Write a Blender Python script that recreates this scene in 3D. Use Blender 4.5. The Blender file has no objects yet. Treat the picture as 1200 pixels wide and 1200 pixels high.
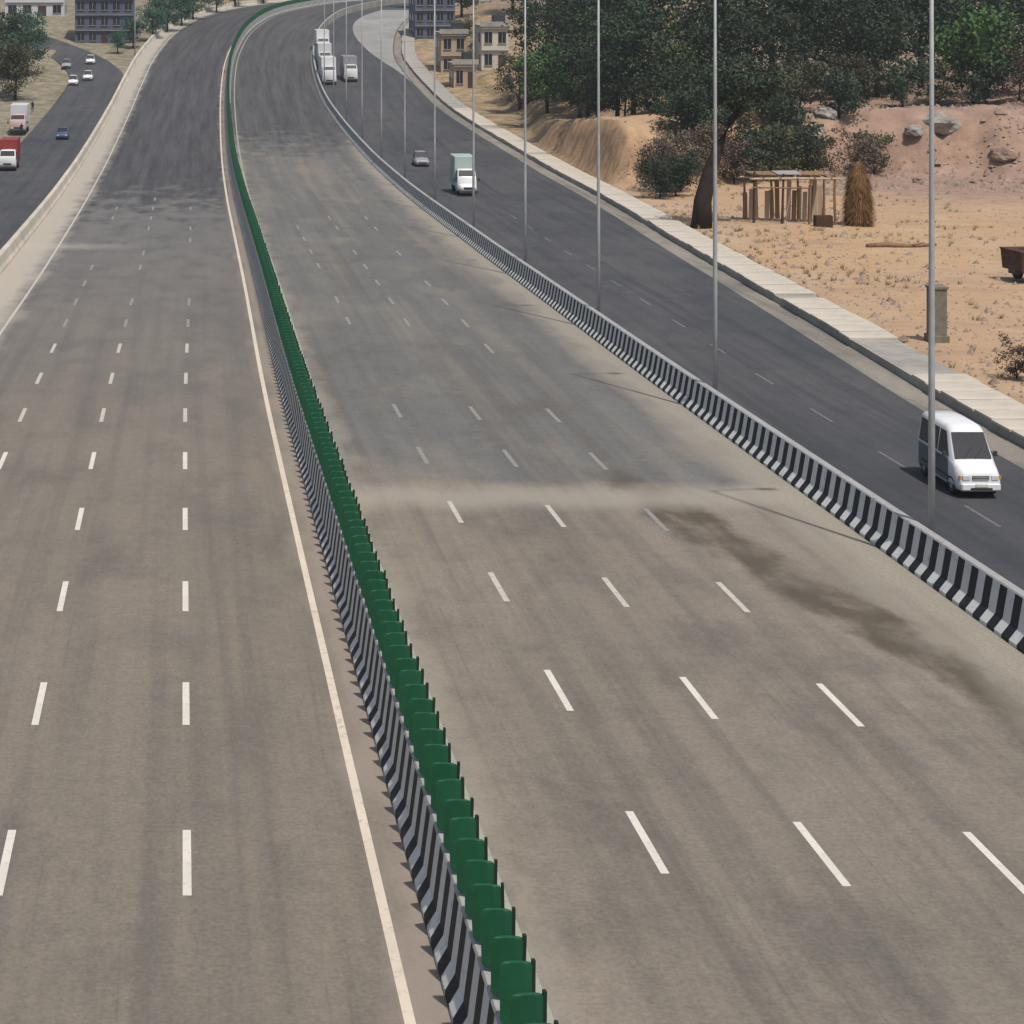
import bpy, bmesh, math, random
import numpy as np
from mathutils import Vector, Matrix, noise as mnoise

R = math.radians
SC = bpy.context.scene
COL = SC.collection
rnd = random.Random(7)

# ------------------------------------------------------------------ camera
CAM_H = 16.2
FPX = 2222.0            # focal length in pixels of the 1200 px photograph
VPX, HORY = 210.0, -24.0
cam = bpy.data.cameras.new('camera')
cam.sensor_fit = 'HORIZONTAL'
cam.sensor_width = 36.0
cam.lens = 36.0 * FPX / 1200.0
cam.shift_x = (600.0 - VPX) / 1200.0
cam.shift_y = (HORY - 600.0) / 1200.0
cam.clip_start = 0.5
cam.clip_end = 9000.0
cam_o = bpy.data.objects.new('camera', cam)
cam_o.location = (0, 0, CAM_H)
cam_o.rotation_euler = (R(90), 0, 0)
COL.objects.link(cam_o)
SC.camera = cam_o

# ------------------------------------------------------------------ sky, sun, exposure
SUN_EL, SUN_AZ = 63.0, 157.0      # azimuth clockwise from +Y (along the road)
world = bpy.data.worlds.new('World')
SC.world = world
world.use_nodes = True
wn = world.node_tree
wn.nodes.clear()
sky = wn.nodes.new('ShaderNodeTexSky')
sky.sky_type = 'NISHITA'
sky.sun_disc = False
sky.sun_elevation = R(SUN_EL)
sky.sun_rotation = R(SUN_AZ)
sky.air_density = 1.2
sky.dust_density = 3.0
bg = wn.nodes.new('ShaderNodeBackground')
bg.inputs['Strength'].default_value = 0.10
wo = wn.nodes.new('ShaderNodeOutputWorld')
wn.links.new(sky.outputs[0], bg.inputs['Color'])
wn.links.new(bg.outputs[0], wo.inputs['Surface'])

sun = bpy.data.lights.new('sun', 'SUN')
sun.energy = 3.6
sun.angle = R(0.8)
sun.color = (1.0, 0.94, 0.85)
sun_o = bpy.data.objects.new('sun', sun)
sd = Vector((math.sin(R(SUN_AZ)) * math.cos(R(SUN_EL)), math.cos(R(SUN_AZ)) * math.cos(R(SUN_EL)), math.sin(R(SUN_EL))))
sun_o.rotation_euler = sd.to_track_quat('Z', 'Y').to_euler()
sun_o.location = (60, -20, 90)
COL.objects.link(sun_o)

SC.view_settings.view_transform = 'Standard'
SC.view_settings.look = 'None'
SC.view_settings.exposure = 0.0
SC.view_settings.gamma = 1.0
SC.render.engine = 'CYCLES'
SC.cycles.max_bounces = 3
SC.cycles.diffuse_bounces = 2
SC.cycles.volume_bounces = 0

# ------------------------------------------------------------------ curves of the place
def spline(pts):
    xs = [p[0] for p in pts]; ys = [p[1] for p in pts]
    n = len(xs)
    d = [(ys[i+1]-ys[i])/(xs[i+1]-xs[i]) for i in range(n-1)]
    m = [d[0]] + [0 if d[i-1]*d[i] <= 0 else 2*d[i-1]*d[i]/(d[i-1]+d[i]) for i in range(1, n-1)] + [d[-1]]
    def f(x):
        if x <= xs[0]: return ys[0] + m[0]*(x-xs[0])
        if x >= xs[-1]: return ys[-1] + m[-1]*(x-xs[-1])
        i = 0
        while x > xs[i+1]: i += 1
        h = xs[i+1]-xs[i]; t = (x-xs[i])/h
        return ((2*t**3-3*t*t+1)*ys[i] + (t**3-2*t*t+t)*h*m[i] + (-2*t**3+3*t*t)*ys[i+1] + (t**3-t*t)*h*m[i+1])
    return f

ZM = spline([(-30, 1.0), (0, 0), (50, -1.66), (100, -3.32), (150, -4.9), (200, -6.0), (225, -6.15), (250, -5.85), (300, -4.4), (340, -2.0), (380, 1.4), (450, 8.0), (520, 10.4), (600, 10.8), (900, 10.9)])
ZS = spline([(-30, -0.6), (0, -1.2), (71, -3.25), (118, -4.5), (157, -5.5), (212, -6.4), (225, -6.45), (250, -6.2), (300, -4.75), (340, -2.35), (380, 1.05), (450, 7.7), (520, 10.1), (600, 10.5), (900, 10.6)])
XM = spline([(-30, 4.96), (35, 5.02), (80, 5.12), (130, 5.6), (211, 6.2), (300, 7.7), (358, 9.6), (400, 13.0), (450, 23.0), (500, 41.0), (560, 70.0), (640, 115.0)])
XK = spline([(-30, 33.5), (20, 34.0), (79, 35.5), (115, 38.0), (152, 40.6), (205, 43.6), (250, 44.2), (309, 43.4), (367, 44.0), (400, 47.0), (450, 57.0), (500, 75.0), (560, 104.0), (640, 150.0)])
OFFR = spline([(-30, 17.34), (150, 17.3), (210, 17.0), (340, 15.4), (640, 15.4)])    # toe of the right barrier from the median axis
OFFL = spline([(-30, -18.1), (640, -18.1)])

def sstep(a, b, x):
    t = max(0.0, min(1.0, (x-a)/(b-a))); return t*t*(3-2*t)

def nz(x, y, z=0.0): return mnoise.noise(Vector((x, y, z)))

def ground_z(x, y):
    """height of the natural ground"""
    zs = ZS(y)
    k = XK(y) + 2.7
    z = zs - 0.3
    if x > k - 1.0:
        t = sstep(k-0.6, k+0.4, x)
        z = zs - 0.3 + 0.62*t
        out = x - k
        z += t*(0.10*nz(x*0.35, y*0.35) + 0.25*nz(x*0.09, y*0.09, 3.0))*min(1.0, 0.3+out/10)
        # the cut bank behind the sandy plot, trees stand on top of it
        edge = 203 + 5*nz(x*0.045, 1.7) + 3.0*nz(x*0.16, 8.3) + 13*sstep(53, 68, x) - 11*sstep(78, 105, x)
        rise = sstep(edge, edge+11+4*nz(x*0.1, 5.5), y + 2.2*nz(x*0.3, y*0.3, 6.0))
        hgt = 6.0 + 1.2*nz(x*0.06, 2.2) + 1.4*sstep(70, 95, x)
        side = sstep(0.5, 3.4, out + 0.9*nz(x*.2, y*.2, 9.0) - 5.0*sstep(250, 290, y))
        fade = (1 - sstep(285, 330, y)*0.55)*(1 - 0.62*sstep(216, 268, y)*(1-sstep(8, 16, out)))
        z += hgt*rise*side*fade*(1+0.10*nz(x*0.3, y*0.3, 1.0))
    if x < XM(y) - 30:
        t = sstep(XM(y)-30, XM(y)-40, x)
        z += t*(0.3 + 0.5*nz(x*0.05, y*0.05))
    return z

# ------------------------------------------------------------------ materials
MATS = {}
class NT:
    def __init__(s, name):
        s.m = bpy.data.materials.new(name); s.m.use_nodes = True
        s.t = s.m.node_tree; s.t.nodes.clear()
        s.out = s.n('ShaderNodeOutputMaterial'); s.b = s.n('ShaderNodeBsdfPrincipled')
        s.l(s.b.outputs[0], s.out.inputs['Surface'])
    def n(s, k, **kw):
        o = s.t.nodes.new(k)
        for a, v in kw.items(): setattr(o, a, v)
        return o
    def l(s, a, b): s.t.links.new(a, b)
    def val(s, sock, v):
        if hasattr(v, 'is_output') or isinstance(v, bpy.types.NodeSocket): s.l(v, sock)
        else: sock.default_value = v
    def coord(s, kind='Object', scale=(1, 1, 1), loc=(0, 0, 0)):
        c = s.n('ShaderNodeTexCoord'); m = s.n('ShaderNodeMapping')
        m.inputs['Scale'].default_value = scale; m.inputs['Location'].default_value = loc
        s.l(c.outputs[kind], m.inputs['Vector']); return m.outputs[0]
    def noise(s, vec, scale, detail=4, rough=0.55):
        o = s.n('ShaderNodeTexNoise'); s.l(vec, o.inputs['Vector'])
        o.inputs['Scale'].default_value = scale; o.inputs['Detail'].default_value = detail; o.inputs['Roughness'].default_value = rough
        return o.outputs['Fac']
    def rng(s, v, a, b, c=0.0, d=1.0, smooth=False):
        o = s.n('ShaderNodeMapRange'); s.l(v, o.inputs[0])
        if smooth: o.interpolation_type = 'SMOOTHSTEP'
        for i, q in zip((1, 2, 3, 4), (a, b, c, d)): o.inputs[i].default_value = q
        return o.outputs[0]
    def mix(s, f, a, b, blend='MIX'):
        o = s.n('ShaderNodeMix', data_type='RGBA', blend_type=blend)
        s.val(o.inputs[0], f)
        for i, v in ((6, a), (7, b)):
            if isinstance(v, tuple): v = (*v, 1.0) if len(v) == 3 else v
            s.val(o.inputs[i], v)
        return o.outputs[2]
    def math(s, op, a, b=0.0):
        o = s.n('ShaderNodeMath', operation=op); s.val(o.inputs[0], a); s.val(o.inputs[1], b); return o.outputs[0]
    def sep(s, v):
        o = s.n('ShaderNodeSeparateXYZ'); s.l(v, o.inputs[0]); return o.outputs
    def bump(s, h, strength=0.3, dist=0.02):
        o = s.n('ShaderNodeBump'); o.inputs['Strength'].default_value = strength; o.inputs['Distance'].default_value = dist
        s.l(h, o.inputs['Height']); s.l(o.outputs[0], s.b.inputs['Normal'])
    def done(s, col, rough=0.8, spec=0.3, metal=0.0):
        s.val(s.b.inputs['Base Color'], (*col, 1.0) if isinstance(col, tuple) else col)
        s.val(s.b.inputs['Roughness'], rough); s.b.inputs['Specular IOR Level'].default_value = spec
        s.val(s.b.inputs['Metallic'], metal)
        MATS[s.m.name] = s.m
        return s.m

def mat_road(name, base, dusty, dark, far=None):
    """worn pavement; UV = (offset from the median axis in m, distance along the road in m)"""
    t = NT(name)
    uv = t.coord('UV'); u, v, _ = t.sep(uv)
    st = t.coord('UV', (1.1, 0.018, 1)); st2 = t.coord('UV', (0.42, 0.012, 1), (3, 7, 0))
    big = t.noise(t.coord('UV', (0.10, 0.05, 1)), 1.0, 3)
    mid = t.noise(t.coord('UV', (0.5, 0.22, 1)), 1.0, 5, 0.6)
    fine = t.noise(uv, 9.0, 4, 0.7)
    s1 = t.noise(st, 1.0, 4, 0.6); s2 = t.noise(st2, 1.0, 3)
    c = t.mix(t.rng(big, 0.35, 0.7), base, dusty)
    if far is not None:
        fcol, y0 = far
        wob = t.math('ADD', v, t.rng(t.noise(t.coord('UV', (0.25, 0.25, 1)), 1.0, 4), 0.2, 0.8, -1.6, 1.6))
        fm = t.rng(wob, y0-0.5, y0+0.7, 0, 1, True)
        c = t.mix(fm, c, t.mix(t.rng(big, 0.35, 0.7), fcol, tuple(k*1.12 for k in fcol)))
    c = t.mix(t.math('MULTIPLY', t.rng(s1, 0.46, 0.66), 0.6), c, dark)
    c = t.mix(t.math('MULTIPLY', t.rng(s2, 0.5, 0.68), 0.55), c, dusty)
    c = t.mix(t.math('MULTIPLY', t.rng(mid, 0.50, 0.70), 0.5), c, dark)
    bl = t.noise(t.coord('UV', (0.16, 0.075, 1), (11, 5, 0)), 1.0, 6, 0.68)
    c = t.mix(t.math('MULTIPLY', t.rng(bl, 0.53, 0.66), 0.45), c, dusty)
    c = t.mix(t.math('MULTIPLY', t.rng(bl, 0.45, 0.34), 0.55), c, dark)
    sc_ = t.noise(t.coord('UV', (5.5, 0.05, 1), (1, 2, 0)), 1.0, 3, 0.6)
    c = t.mix(t.math('MULTIPLY', t.rng(sc_, 0.62, 0.72), 0.35), c, dark)
    g = t.n('ShaderNodeMix', data_type='RGBA', blend_type='MULTIPLY'); g.inputs[0].default_value = 1.0
    t.l(c, g.inputs[6])
    gv = t.math('MULTIPLY', t.rng(fine, 0.25, 0.75, 0.74, 1.22), t.rng(t.noise(uv, 2.1, 5, 0.75), 0.3, 0.7, 0.9, 1.1))
    cb = t.n('ShaderNodeCombineColor'); [t.l(gv, cb.inputs[i]) for i in range(3)]
    t.l(cb.outputs[0], g.inputs[7])
    return t, g.outputs[2], u, v, mid, fine

BASE_L = (0.176, 0.155, 0.127); DUST = (0.27, 0.235, 0.20); DARK = (0.120, 0.110, 0.100)
# left carriageway: grows greyer with distance (older grey stretch past 120 m)
t, c, u, v, mid, fine = mat_road('left_pavement', BASE_L, (0.212, 0.182, 0.147), DARK, None)
gm = t.rng(v, 45, 165, 0, 1, True)
c = t.mix(t.math('MULTIPLY', gm, 0.75), c, t.mix(t.rng(mid, 0.4, 0.65), (0.135, 0.134, 0.136), (0.104, 0.103, 0.106)))
# older darker stretch at the bottom of the dip
vw = t.math('ADD', v, t.rng(mid, 0.3, 0.7, -22, 22))
c = t.mix(t.math('MULTIPLY', t.rng(vw, 168, 206, 0, 1, True), 0.85), c, t.mix(t.rng(t.noise(t.coord('UV', (0.9, 0.03, 1), (4, 4, 0)), 1.0, 5, 0.7), 0.36, 0.64), (0.036, 0.036, 0.041), (0.078, 0.076, 0.082)))
# pale dusty line across the outer lanes
c = t.mix(t.math('MULTIPLY', t.math('MULTIPLY', t.rng(t.math('ABSOLUTE', t.math('SUBTRACT', t.math('ADD', v, t.rng(mid, 0.3, 0.7, -1.2, 1.2)), 150.0)), 0.4, 3.2, 1, 0, True), t.rng(u, -8.5, -14.5, 0, 1)), 0.5), c, (0.36, 0.33, 0.29))
# dust against the kerbs
wob = t.math('ADD', u, t.rng(mid, 0.3, 0.7, -0.5, 0.5))
c = t.mix(t.math('MULTIPLY', t.rng(wob, -1.6, -0.75, 0, 1), 0.55), c, (0.34, 0.28, 0.235))
c = t.mix(t.math('MULTIPLY', t.rng(wob, -14.6, -16.4, 0, 1), 0.85), c, (0.42, 0.38, 0.32))
t.bump(fine, 0.25, 0.01); t.done(c, t.rng(fine, 0.3, 0.7, 0.78, 0.95), 0.15)

t, c, u, v, mid, fine = mat_road('right_pavement', (0.178, 0.157, 0.130), (0.235, 0.202, 0.164), (0.108, 0.10, 0.09), ((0.134, 0.133, 0.128), 69.5))
# muddy wheel track leaving the joint towards the barrier
cu = t.math('ADD', t.math('MULTIPLY', t.math('SUBTRACT', v, 69.0), -0.165), 11.6)
dst = t.math('ABSOLUTE', t.math('SUBTRACT', t.math('ADD', u, t.rng(mid, 0.3, 0.7, -0.7, 0.7)), cu))
mud = t.math('MULTIPLY', t.rng(dst, 0.35, 1.25, 1, 0, True), t.math('MULTIPLY', t.rng(v, 73, 69, 0, 1), t.rng(v, 28, 50, 0.25, 0.8)))
mud = t.math('MULTIPLY', mud, t.rng(t.noise(t.coord('UV', (0.7, 0.5, 1), (2, 1, 0)), 1.0, 4), 0.3, 0.55, 0.35, 1))
c = t.mix(mud, c, (0.072, 0.058, 0.042))
# light dusty joint line and dusty strips by both barriers
wv = t.math('ADD', v, t.rng(mid, 0.3, 0.7, -0.5, 0.5))
jl = t.rng(t.math('ABSOLUTE', t.math('SUBTRACT', wv, 67.6)), 0.2, 2.6, 1, 0, True)
c = t.mix(t.math('MULTIPLY', jl, 0.6), c, (0.33, 0.30, 0.25))
wob = t.math('ADD', u, t.rng(mid, 0.3, 0.7, -0.6, 0.6))
c = t.mix(t.math('MULTIPLY', t.rng(wob, 14.9, 16.6, 0, 1), 0.8), c, t.mix(t.rng(fine, 0.4, 0.6), (0.34, 0.31, 0.26), (0.26, 0.235, 0.19)))
c = t.mix(t.math('MULTIPLY', t.rng(wob, 1.9, 0.7, 0, 1), 0.6), c, (0.30, 0.28, 0.235))
vw = t.math('ADD', v, t.rng(mid, 0.3, 0.7, -20, 20))
c = t.mix(t.math('MULTIPLY', t.rng(vw, 232, 275, 0, 1, True), 0.8), c, t.mix(t.rng(t.noise(t.coord('UV', (0.9, 0.03, 1), (4, 4, 0)), 1.0, 5, 0.7), 0.36, 0.64), (0.036, 0.036, 0.041), (0.082, 0.080, 0.084)))
t.bump(fine, 0.25, 0.01); t.done(c, t.rng(fine, 0.3, 0.7, 0.78, 0.95), 0.15)

t, c, u, v, mid, fine = mat_road('service_asphalt', (0.062, 0.064, 0.071), (0.092, 0.091, 0.094), (0.043, 0.045, 0.051), None)
t.bump(fine, 0.35, 0.01); t.done(c, t.rng(fine, 0.3, 0.7, 0.75, 0.95), 0.15)

t, c, u, v, mid, fine = mat_road('gravel_shoulder', (0.20, 0.185, 0.16), (0.28, 0.25, 0.21), (0.11, 0.105, 0.098), None)
t.bump(fine, 0.6, 0.03); t.done(c, 0.95, 0.2)

def mat_paint(name, col, under, wear=0.5):
    t = NT(name); o = t.coord('Object')
    n = t.noise(o, 3.5, 6, 0.75)
    c = t.mix(t.rng(n, wear, wear+0.16), col, under)
    c = t.mix(t.rng(t.noise(o, 0.6, 3), 0.35, 0.75), c, tuple(k*0.86 for k in col))
    return t.done(c, 0.7, 0.3)
mat_paint('white_paint', (0.64, 0.60, 0.53), (0.27, 0.24, 0.20), 0.54)
mat_paint('edge_paint', (0.64, 0.56, 0.46), (0.30, 0.25, 0.20), 0.53)
mat_paint('faded_paint', (0.33, 0.34, 0.28), (0.24, 0.22, 0.18), 0.50)
mat_paint('dusty_paint', (0.50, 0.47, 0.41), (0.22, 0.20, 0.17), 0.50)
mat_paint('ghost_paint', (0.27, 0.26, 0.235), (0.17, 0.16, 0.145), 0.46)
mat_paint('service_paint', (0.16, 0.16, 0.16), (0.075, 0.075, 0.08), 0.44)
mat_paint('barrier_white', (0.62, 0.62, 0.60), (0.33, 0.30, 0.26), 0.53)
mat_paint('barrier_black', (0.014, 0.015, 0.019), (0.085, 0.078, 0.068), 0.57)
mat_paint('barrier_cap', (0.34, 0.34, 0.33), (0.22, 0.21, 0.19), 0.5)

def mat_noise(name, a, b, scale=1.0, rough=0.85, spec=0.25, bump=0.0, bscale=None, c3=None, detail=5, stretch=(1, 1, 1)):
    t = NT(name); o = t.coord('Object', stretch)
    n = t.noise(o, scale, detail, 0.6)
    c = t.mix(t.rng(n, 0.32, 0.68), a, b)
    if c3: c = t.mix(t.rng(t.noise(o, scale*0.23, 4, 0.6), 0.45, 0.65), c, c3)
    if bump: t.bump(t.noise(o, bscale or scale*3, 4, 0.65), bump, 0.05)
    return t.done(c, rough, spec)
mat_noise('concrete', (0.33, 0.315, 0.285), (0.24, 0.225, 0.20), 0.9, bump=0.3, c3=(0.39, 0.36, 0.31))
mat_noise('pale_concrete', (0.52, 0.48, 0.40), (0.40, 0.36, 0.30), 0.8, bump=0.3, c3=(0.58, 0.50, 0.43))
mat_noise('pillar_concrete', (0.21, 0.19, 0.15), (0.13, 0.115, 0.09), 2.5, bump=0.4)
mat_noise('sand', (0.46, 0.33, 0.21), (0.36, 0.25, 0.165), 0.35, 0.95, 0.1, 0.6, 1.6, (0.52, 0.39, 0.26))

t = NT('earth')
o = t.coord('Object'); geo = t.n('ShaderNodeNewGeometry'); px, py, pz = t.sep(geo.outputs['Position'])
n1 = t.noise(o, 0.07, 5, 0.6); n2 = t.noise(o, 0.5, 5, 0.65); n3 = t.noise(o, 3.2, 4, 0.7)
c = t.mix(t.rng(n1, 0.38, 0.62), (0.43, 0.285, 0.165), (0.40, 0.275, 0.185))
c = t.mix(t.math('MULTIPLY', t.rng(n2, 0.48, 0.72), 0.55), c, (0.30, 0.21, 0.135))
c = t.mix(t.math('MULTIPLY', t.rng(t.noise(t.coord('Object', (0.12, 0.05, 1), (9, 3, 0)), 1.0, 6, 0.7), 0.50, 0.66), 0.5), c, (0.47, 0.37, 0.25))
c = t.mix(t.math('MULTIPLY', t.rng(t.noise(t.coord('Object', (0.10, 0.22, 1), (2, 8, 0)), 1.0, 6, 0.7), 0.52, 0.68), 0.6), c, (0.30, 0.20, 0.14))
pk = t.math('MULTIPLY', t.rng(py, 176, 200, 0, 1, True), t.rng(px, 62, 80, 0, 1, True))
c = t.mix(t.math('MULTIPLY', pk, 0.85), c, t.mix(t.rng(n2, 0.35, 0.65), (0.33, 0.225, 0.185), (0.22, 0.145, 0.122)))
nrm = t.sep(geo.outputs['Normal'])[2]
steep = t.rng(nrm, 0.93, 0.75, 0, 1)
ver = t.noise(t.coord('Object', (1.2, 1.2, 0.12)), 1.0, 4, 0.6)
c = t.mix(t.math('MULTIPLY', steep, t.math('SUBTRACT', 0.8, t.math('MULTIPLY', pk, 0.55))), c, t.mix(t.rng(ver, 0.38, 0.62), (0.40, 0.255, 0.145), (0.22, 0.135, 0.085)))
gr = t.math('MULTIPLY', t.rng(py, 232, 262, 0, 1), t.rng(n2, 0.35, 0.6))
c = t.mix(t.math('MULTIPLY', gr, 0.7), c, (0.105, 0.105, 0.055))
c = t.mix(t.math('MULTIPLY', t.rng(n3, 0.56, 0.72), 0.45), c, (0.22, 0.16, 0.11))
c = t.mix(t.math('MULTIPLY', t.rng(px, 22, -6, 0, 1), 0.75), c, t.mix(t.rng(n2, 0.4, 0.62), (0.25, 0.225, 0.185), (0.13, 0.135, 0.085)))
t.bump(t.math('ADD', n3, t.math('MULTIPLY', n2, 2.0)), 0.55, 0.12); t.done(c, 0.95, 0.12)

def mat_leaf(name, a, b, c3):
    t = NT(name)
    g = t.n('ShaderNodeNewGeometry'); oi = t.n('ShaderNodeObjectInfo')
    n = t.noise(t.coord('Object'), 0.45, 4, 0.6)
    c = t.mix(t.rng(n, 0.35, 0.65), a, b)
    c = t.mix(t.math('MULTIPLY', g.outputs['Random Per Island'], 0.55), c, c3)
    hs = t.n('ShaderNodeHueSaturation'); t.l(c, hs.inputs['Color'])
    t.l(t.rng(oi.outputs['Random'], 0, 1, 0.475, 0.525), hs.inputs['Hue']); t.l(t.rng(oi.outputs['Random'], 0, 1, 0.7, 1.25), hs.inputs['Value'])
    return t.done(hs.outputs[0], 0.7, 0.25)
mat_leaf('leaf_dark', (0.022, 0.040, 0.022), (0.032, 0.052, 0.030), (0.05, 0.075, 0.036))
mat_leaf('leaf_green', (0.035, 0.085, 0.022), (0.055, 0.115, 0.030), (0.085, 0.14, 0.04))
mat_leaf('leaf_olive', (0.060, 0.070, 0.032), (0.085, 0.085, 0.042), (0.115, 0.105, 0.06))
mat_leaf('leaf_dry', (0.085, 0.058, 0.046), (0.12, 0.085, 0.065), (0.16, 0.12, 0.09))
mat_leaf('leaf_teal', (0.03, 0.085, 0.062), (0.045, 0.11, 0.075), (0.07, 0.14, 0.09))
mat_noise('bark', (0.045, 0.032, 0.025), (0.025, 0.018, 0.015), 3.0, 0.95, 0.1, 0.6, 8, stretch=(1, 1, 0.25))
mat_noise('pale_bark', (0.26, 0.21, 0.16), (0.15, 0.12, 0.09), 3.0, 0.95, 0.1, 0.5, 8, stretch=(1, 1, 0.25))
mat_noise('paddle_green', (0.006, 0.088, 0.034), (0.005, 0.058, 0.025), 2.0, 0.55, 0.4, c3=(0.014, 0.085, 0.045))
mat_noise('paddle_dark', (0.010, 0.030, 0.016), (0.012, 0.022, 0.016), 2.0, 0.6, 0.3)
mat_noise('galvanised', (0.40, 0.41, 0.42), (0.30, 0.31, 0.32), 1.5, 0.5, 0.5)
mat_noise('lamp_grey', (0.22, 0.23, 0.24), (0.17, 0.18, 0.19), 1.5, 0.45, 0.5)
mat_noise('lamp_glass', (0.55, 0.56, 0.55), (0.5, 0.5, 0.48), 1.5, 0.25, 0.5)
mat_noise('wood', (0.27, 0.17, 0.10), (0.17, 0.105, 0.062), 2.5, 0.9, 0.15, 0.4, 8, stretch=(1, 1, 0.2))
mat_noise('pale_wood', (0.50, 0.40, 0.29), (0.38, 0.29, 0.20), 2.5, 0.9, 0.15, 0.3, 8)
mat_noise('dark_wood', (0.085, 0.045, 0.03), (0.05, 0.027, 0.02), 2.5, 0.9, 0.15, 0.3, 8)
mat_noise('straw', (0.24, 0.135, 0.055), (0.11, 0.06, 0.028), 2.2, 0.95, 0.1, 0.7, 7, stretch=(1, 1, 0.3))
mat_noise('rust', (0.095, 0.052, 0.033), (0.045, 0.027, 0.02), 2.0, 0.8, 0.25, 0.3)
mat_noise('red_rust', (0.20, 0.055, 0.03), (0.12, 0.04, 0.025), 2.0, 0.75, 0.25)
mat_noise('boulder_grey', (0.33, 0.31, 0.28), (0.17, 0.16, 0.145), 1.6, 0.9, 0.2, 0.6)
mat_noise('boulder_pink', (0.33, 0.23, 0.185), (0.19, 0.13, 0.105), 1.6, 0.95, 0.15, 0.6)
mat_noise('vehicle_white', (0.72, 0.73, 0.74), (0.64, 0.64, 0.64), 0.8, 0.28, 0.5)
mat_noise('vehicle_silver', (0.30, 0.34, 0.35), (0.26, 0.29, 0.30), 0.8, 0.3, 0.5)
mat_noise('vehicle_side_shade', (0.12, 0.15, 0.15), (0.085, 0.11, 0.11), 0.8, 0.3, 0.5)  # shaded flank of the white van, shade put into the colour
mat_noise('vehicle_sea', (0.40, 0.50, 0.46), (0.33, 0.42, 0.39), 0.8, 0.4, 0.5)
mat_noise('vehicle_pink', (0.58, 0.42, 0.39), (0.5, 0.36, 0.34), 0.8, 0.4, 0.4)
mat_noise('vehicle_red', (0.28, 0.04, 0.035), (0.2, 0.03, 0.03), 0.8, 0.4, 0.4)
mat_noise('vehicle_grey', (0.28, 0.28, 0.30), (0.22, 0.22, 0.24), 0.8, 0.35, 0.5)
mat_noise('vehicle_blue', (0.05, 0.09, 0.17), (0.04, 0.07, 0.14), 0.8, 0.35, 0.5)
mat_noise('glass_dark', (0.012, 0.015, 0.022), (0.02, 0.024, 0.032), 0.6, 0.08, 0.6)
mat_noise('rubber', (0.022, 0.022, 0.022), (0.035, 0.033, 0.03), 3, 0.9, 0.2)
mat_noise('trim_black', (0.03, 0.03, 0.032), (0.045, 0.044, 0.043), 2, 0.6, 0.35)
mat_noise('rim_steel', (0.40, 0.40, 0.41), (0.3, 0.3, 0.31), 2, 0.4, 0.5)
mat_noise('lens_clear', (0.62, 0.64, 0.66), (0.5, 0.52, 0.55), 4, 0.12, 0.6)
mat_noise('lens_amber', (0.65, 0.25, 0.03), (0.55, 0.2, 0.03), 4, 0.2, 0.6)
mat_noise('plaster_tan', (0.44, 0.33, 0.24), (0.34, 0.26, 0.19), 0.3, 0.9, 0.15, c3=(0.38, 0.28, 0.22))
mat_noise('plaster_cream', (0.55, 0.50, 0.42), (0.44, 0.40, 0.34), 0.3, 0.9, 0.15)
mat_noise('plaster_blue', (0.10, 0.115, 0.17), (0.075, 0.085, 0.13), 0.3, 0.8, 0.25)
mat_noise('plaster_pale', (0.55, 0.56, 0.57), (0.45, 0.46, 0.48), 0.3, 0.85, 0.2)
mat_noise('roof_sheet', (0.36, 0.34, 0.33), (0.25, 0.23, 0.22), 0.4, 0.6, 0.4)
mat_noise('dusty_ground', (0.30, 0.295, 0.28), (0.21, 0.205, 0.20), 0.12, 0.95, 0.1, 0.3, 1.5)
mat_noise('cloth_dark', (0.02, 0.02, 0.03), (0.03, 0.03, 0.04), 3, 0.9, 0.1)
mat_noise('skin', (0.16, 0.085, 0.055), (0.14, 0.075, 0.05), 3, 0.6, 0.3)
mat_noise('dry_grass', (0.30, 0.235, 0.11), (0.20, 0.17, 0.075), 0.4, 0.9, 0.1)
mat_noise('pebble', (0.34, 0.26, 0.205), (0.20, 0.145, 0.115), 0.5, 0.9, 0.1)
M = MATS

# ------------------------------------------------------------------ mesh helpers
def mesh(name, verts, faces, mats, mi=None, uv=None, smooth=False):
    me = bpy.data.meshes.new(name)
    me.from_pydata([tuple(v) for v in verts], [], faces)
    for k in (mats if isinstance(mats, (list, tuple)) else [mats]): me.materials.append(M[k])
    if mi is not None: me.polygons.foreach_set('material_index', mi)
    if uv is not None:
        lay = me.uv_layers.new(name='UVMap')
        li = np.empty(len(me.loops), dtype=np.int32); me.loops.foreach_get('vertex_index', li)
        lay.data.foreach_set('uv', np.asarray(uv, dtype=np.float32)[li].ravel())
    if smooth: me.polygons.foreach_set('use_smooth', [True]*len(me.polygons))
    me.update(); return me

def link(name, data, parent=None, loc=None, rz=None):
    o = bpy.data.objects.new(name, data); COL.objects.link(o)
    if parent is not None: o.parent = parent
    if loc is not None: o.location = loc
    if rz is not None: o.rotation_euler = (0, 0, rz)
    return o

def tag(o, label=None, cat=None, group=None, kind=None):
    if label: o['label'] = label
    if cat: o['category'] = cat
    if group: o['group'] = group
    if kind: o['kind'] = kind
    return o

def thing(name, label, cat, loc=(0, 0, 0), rz=0.0, group=None):
    return tag(link(name, None, None, loc, rz), label, cat, group)

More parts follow.
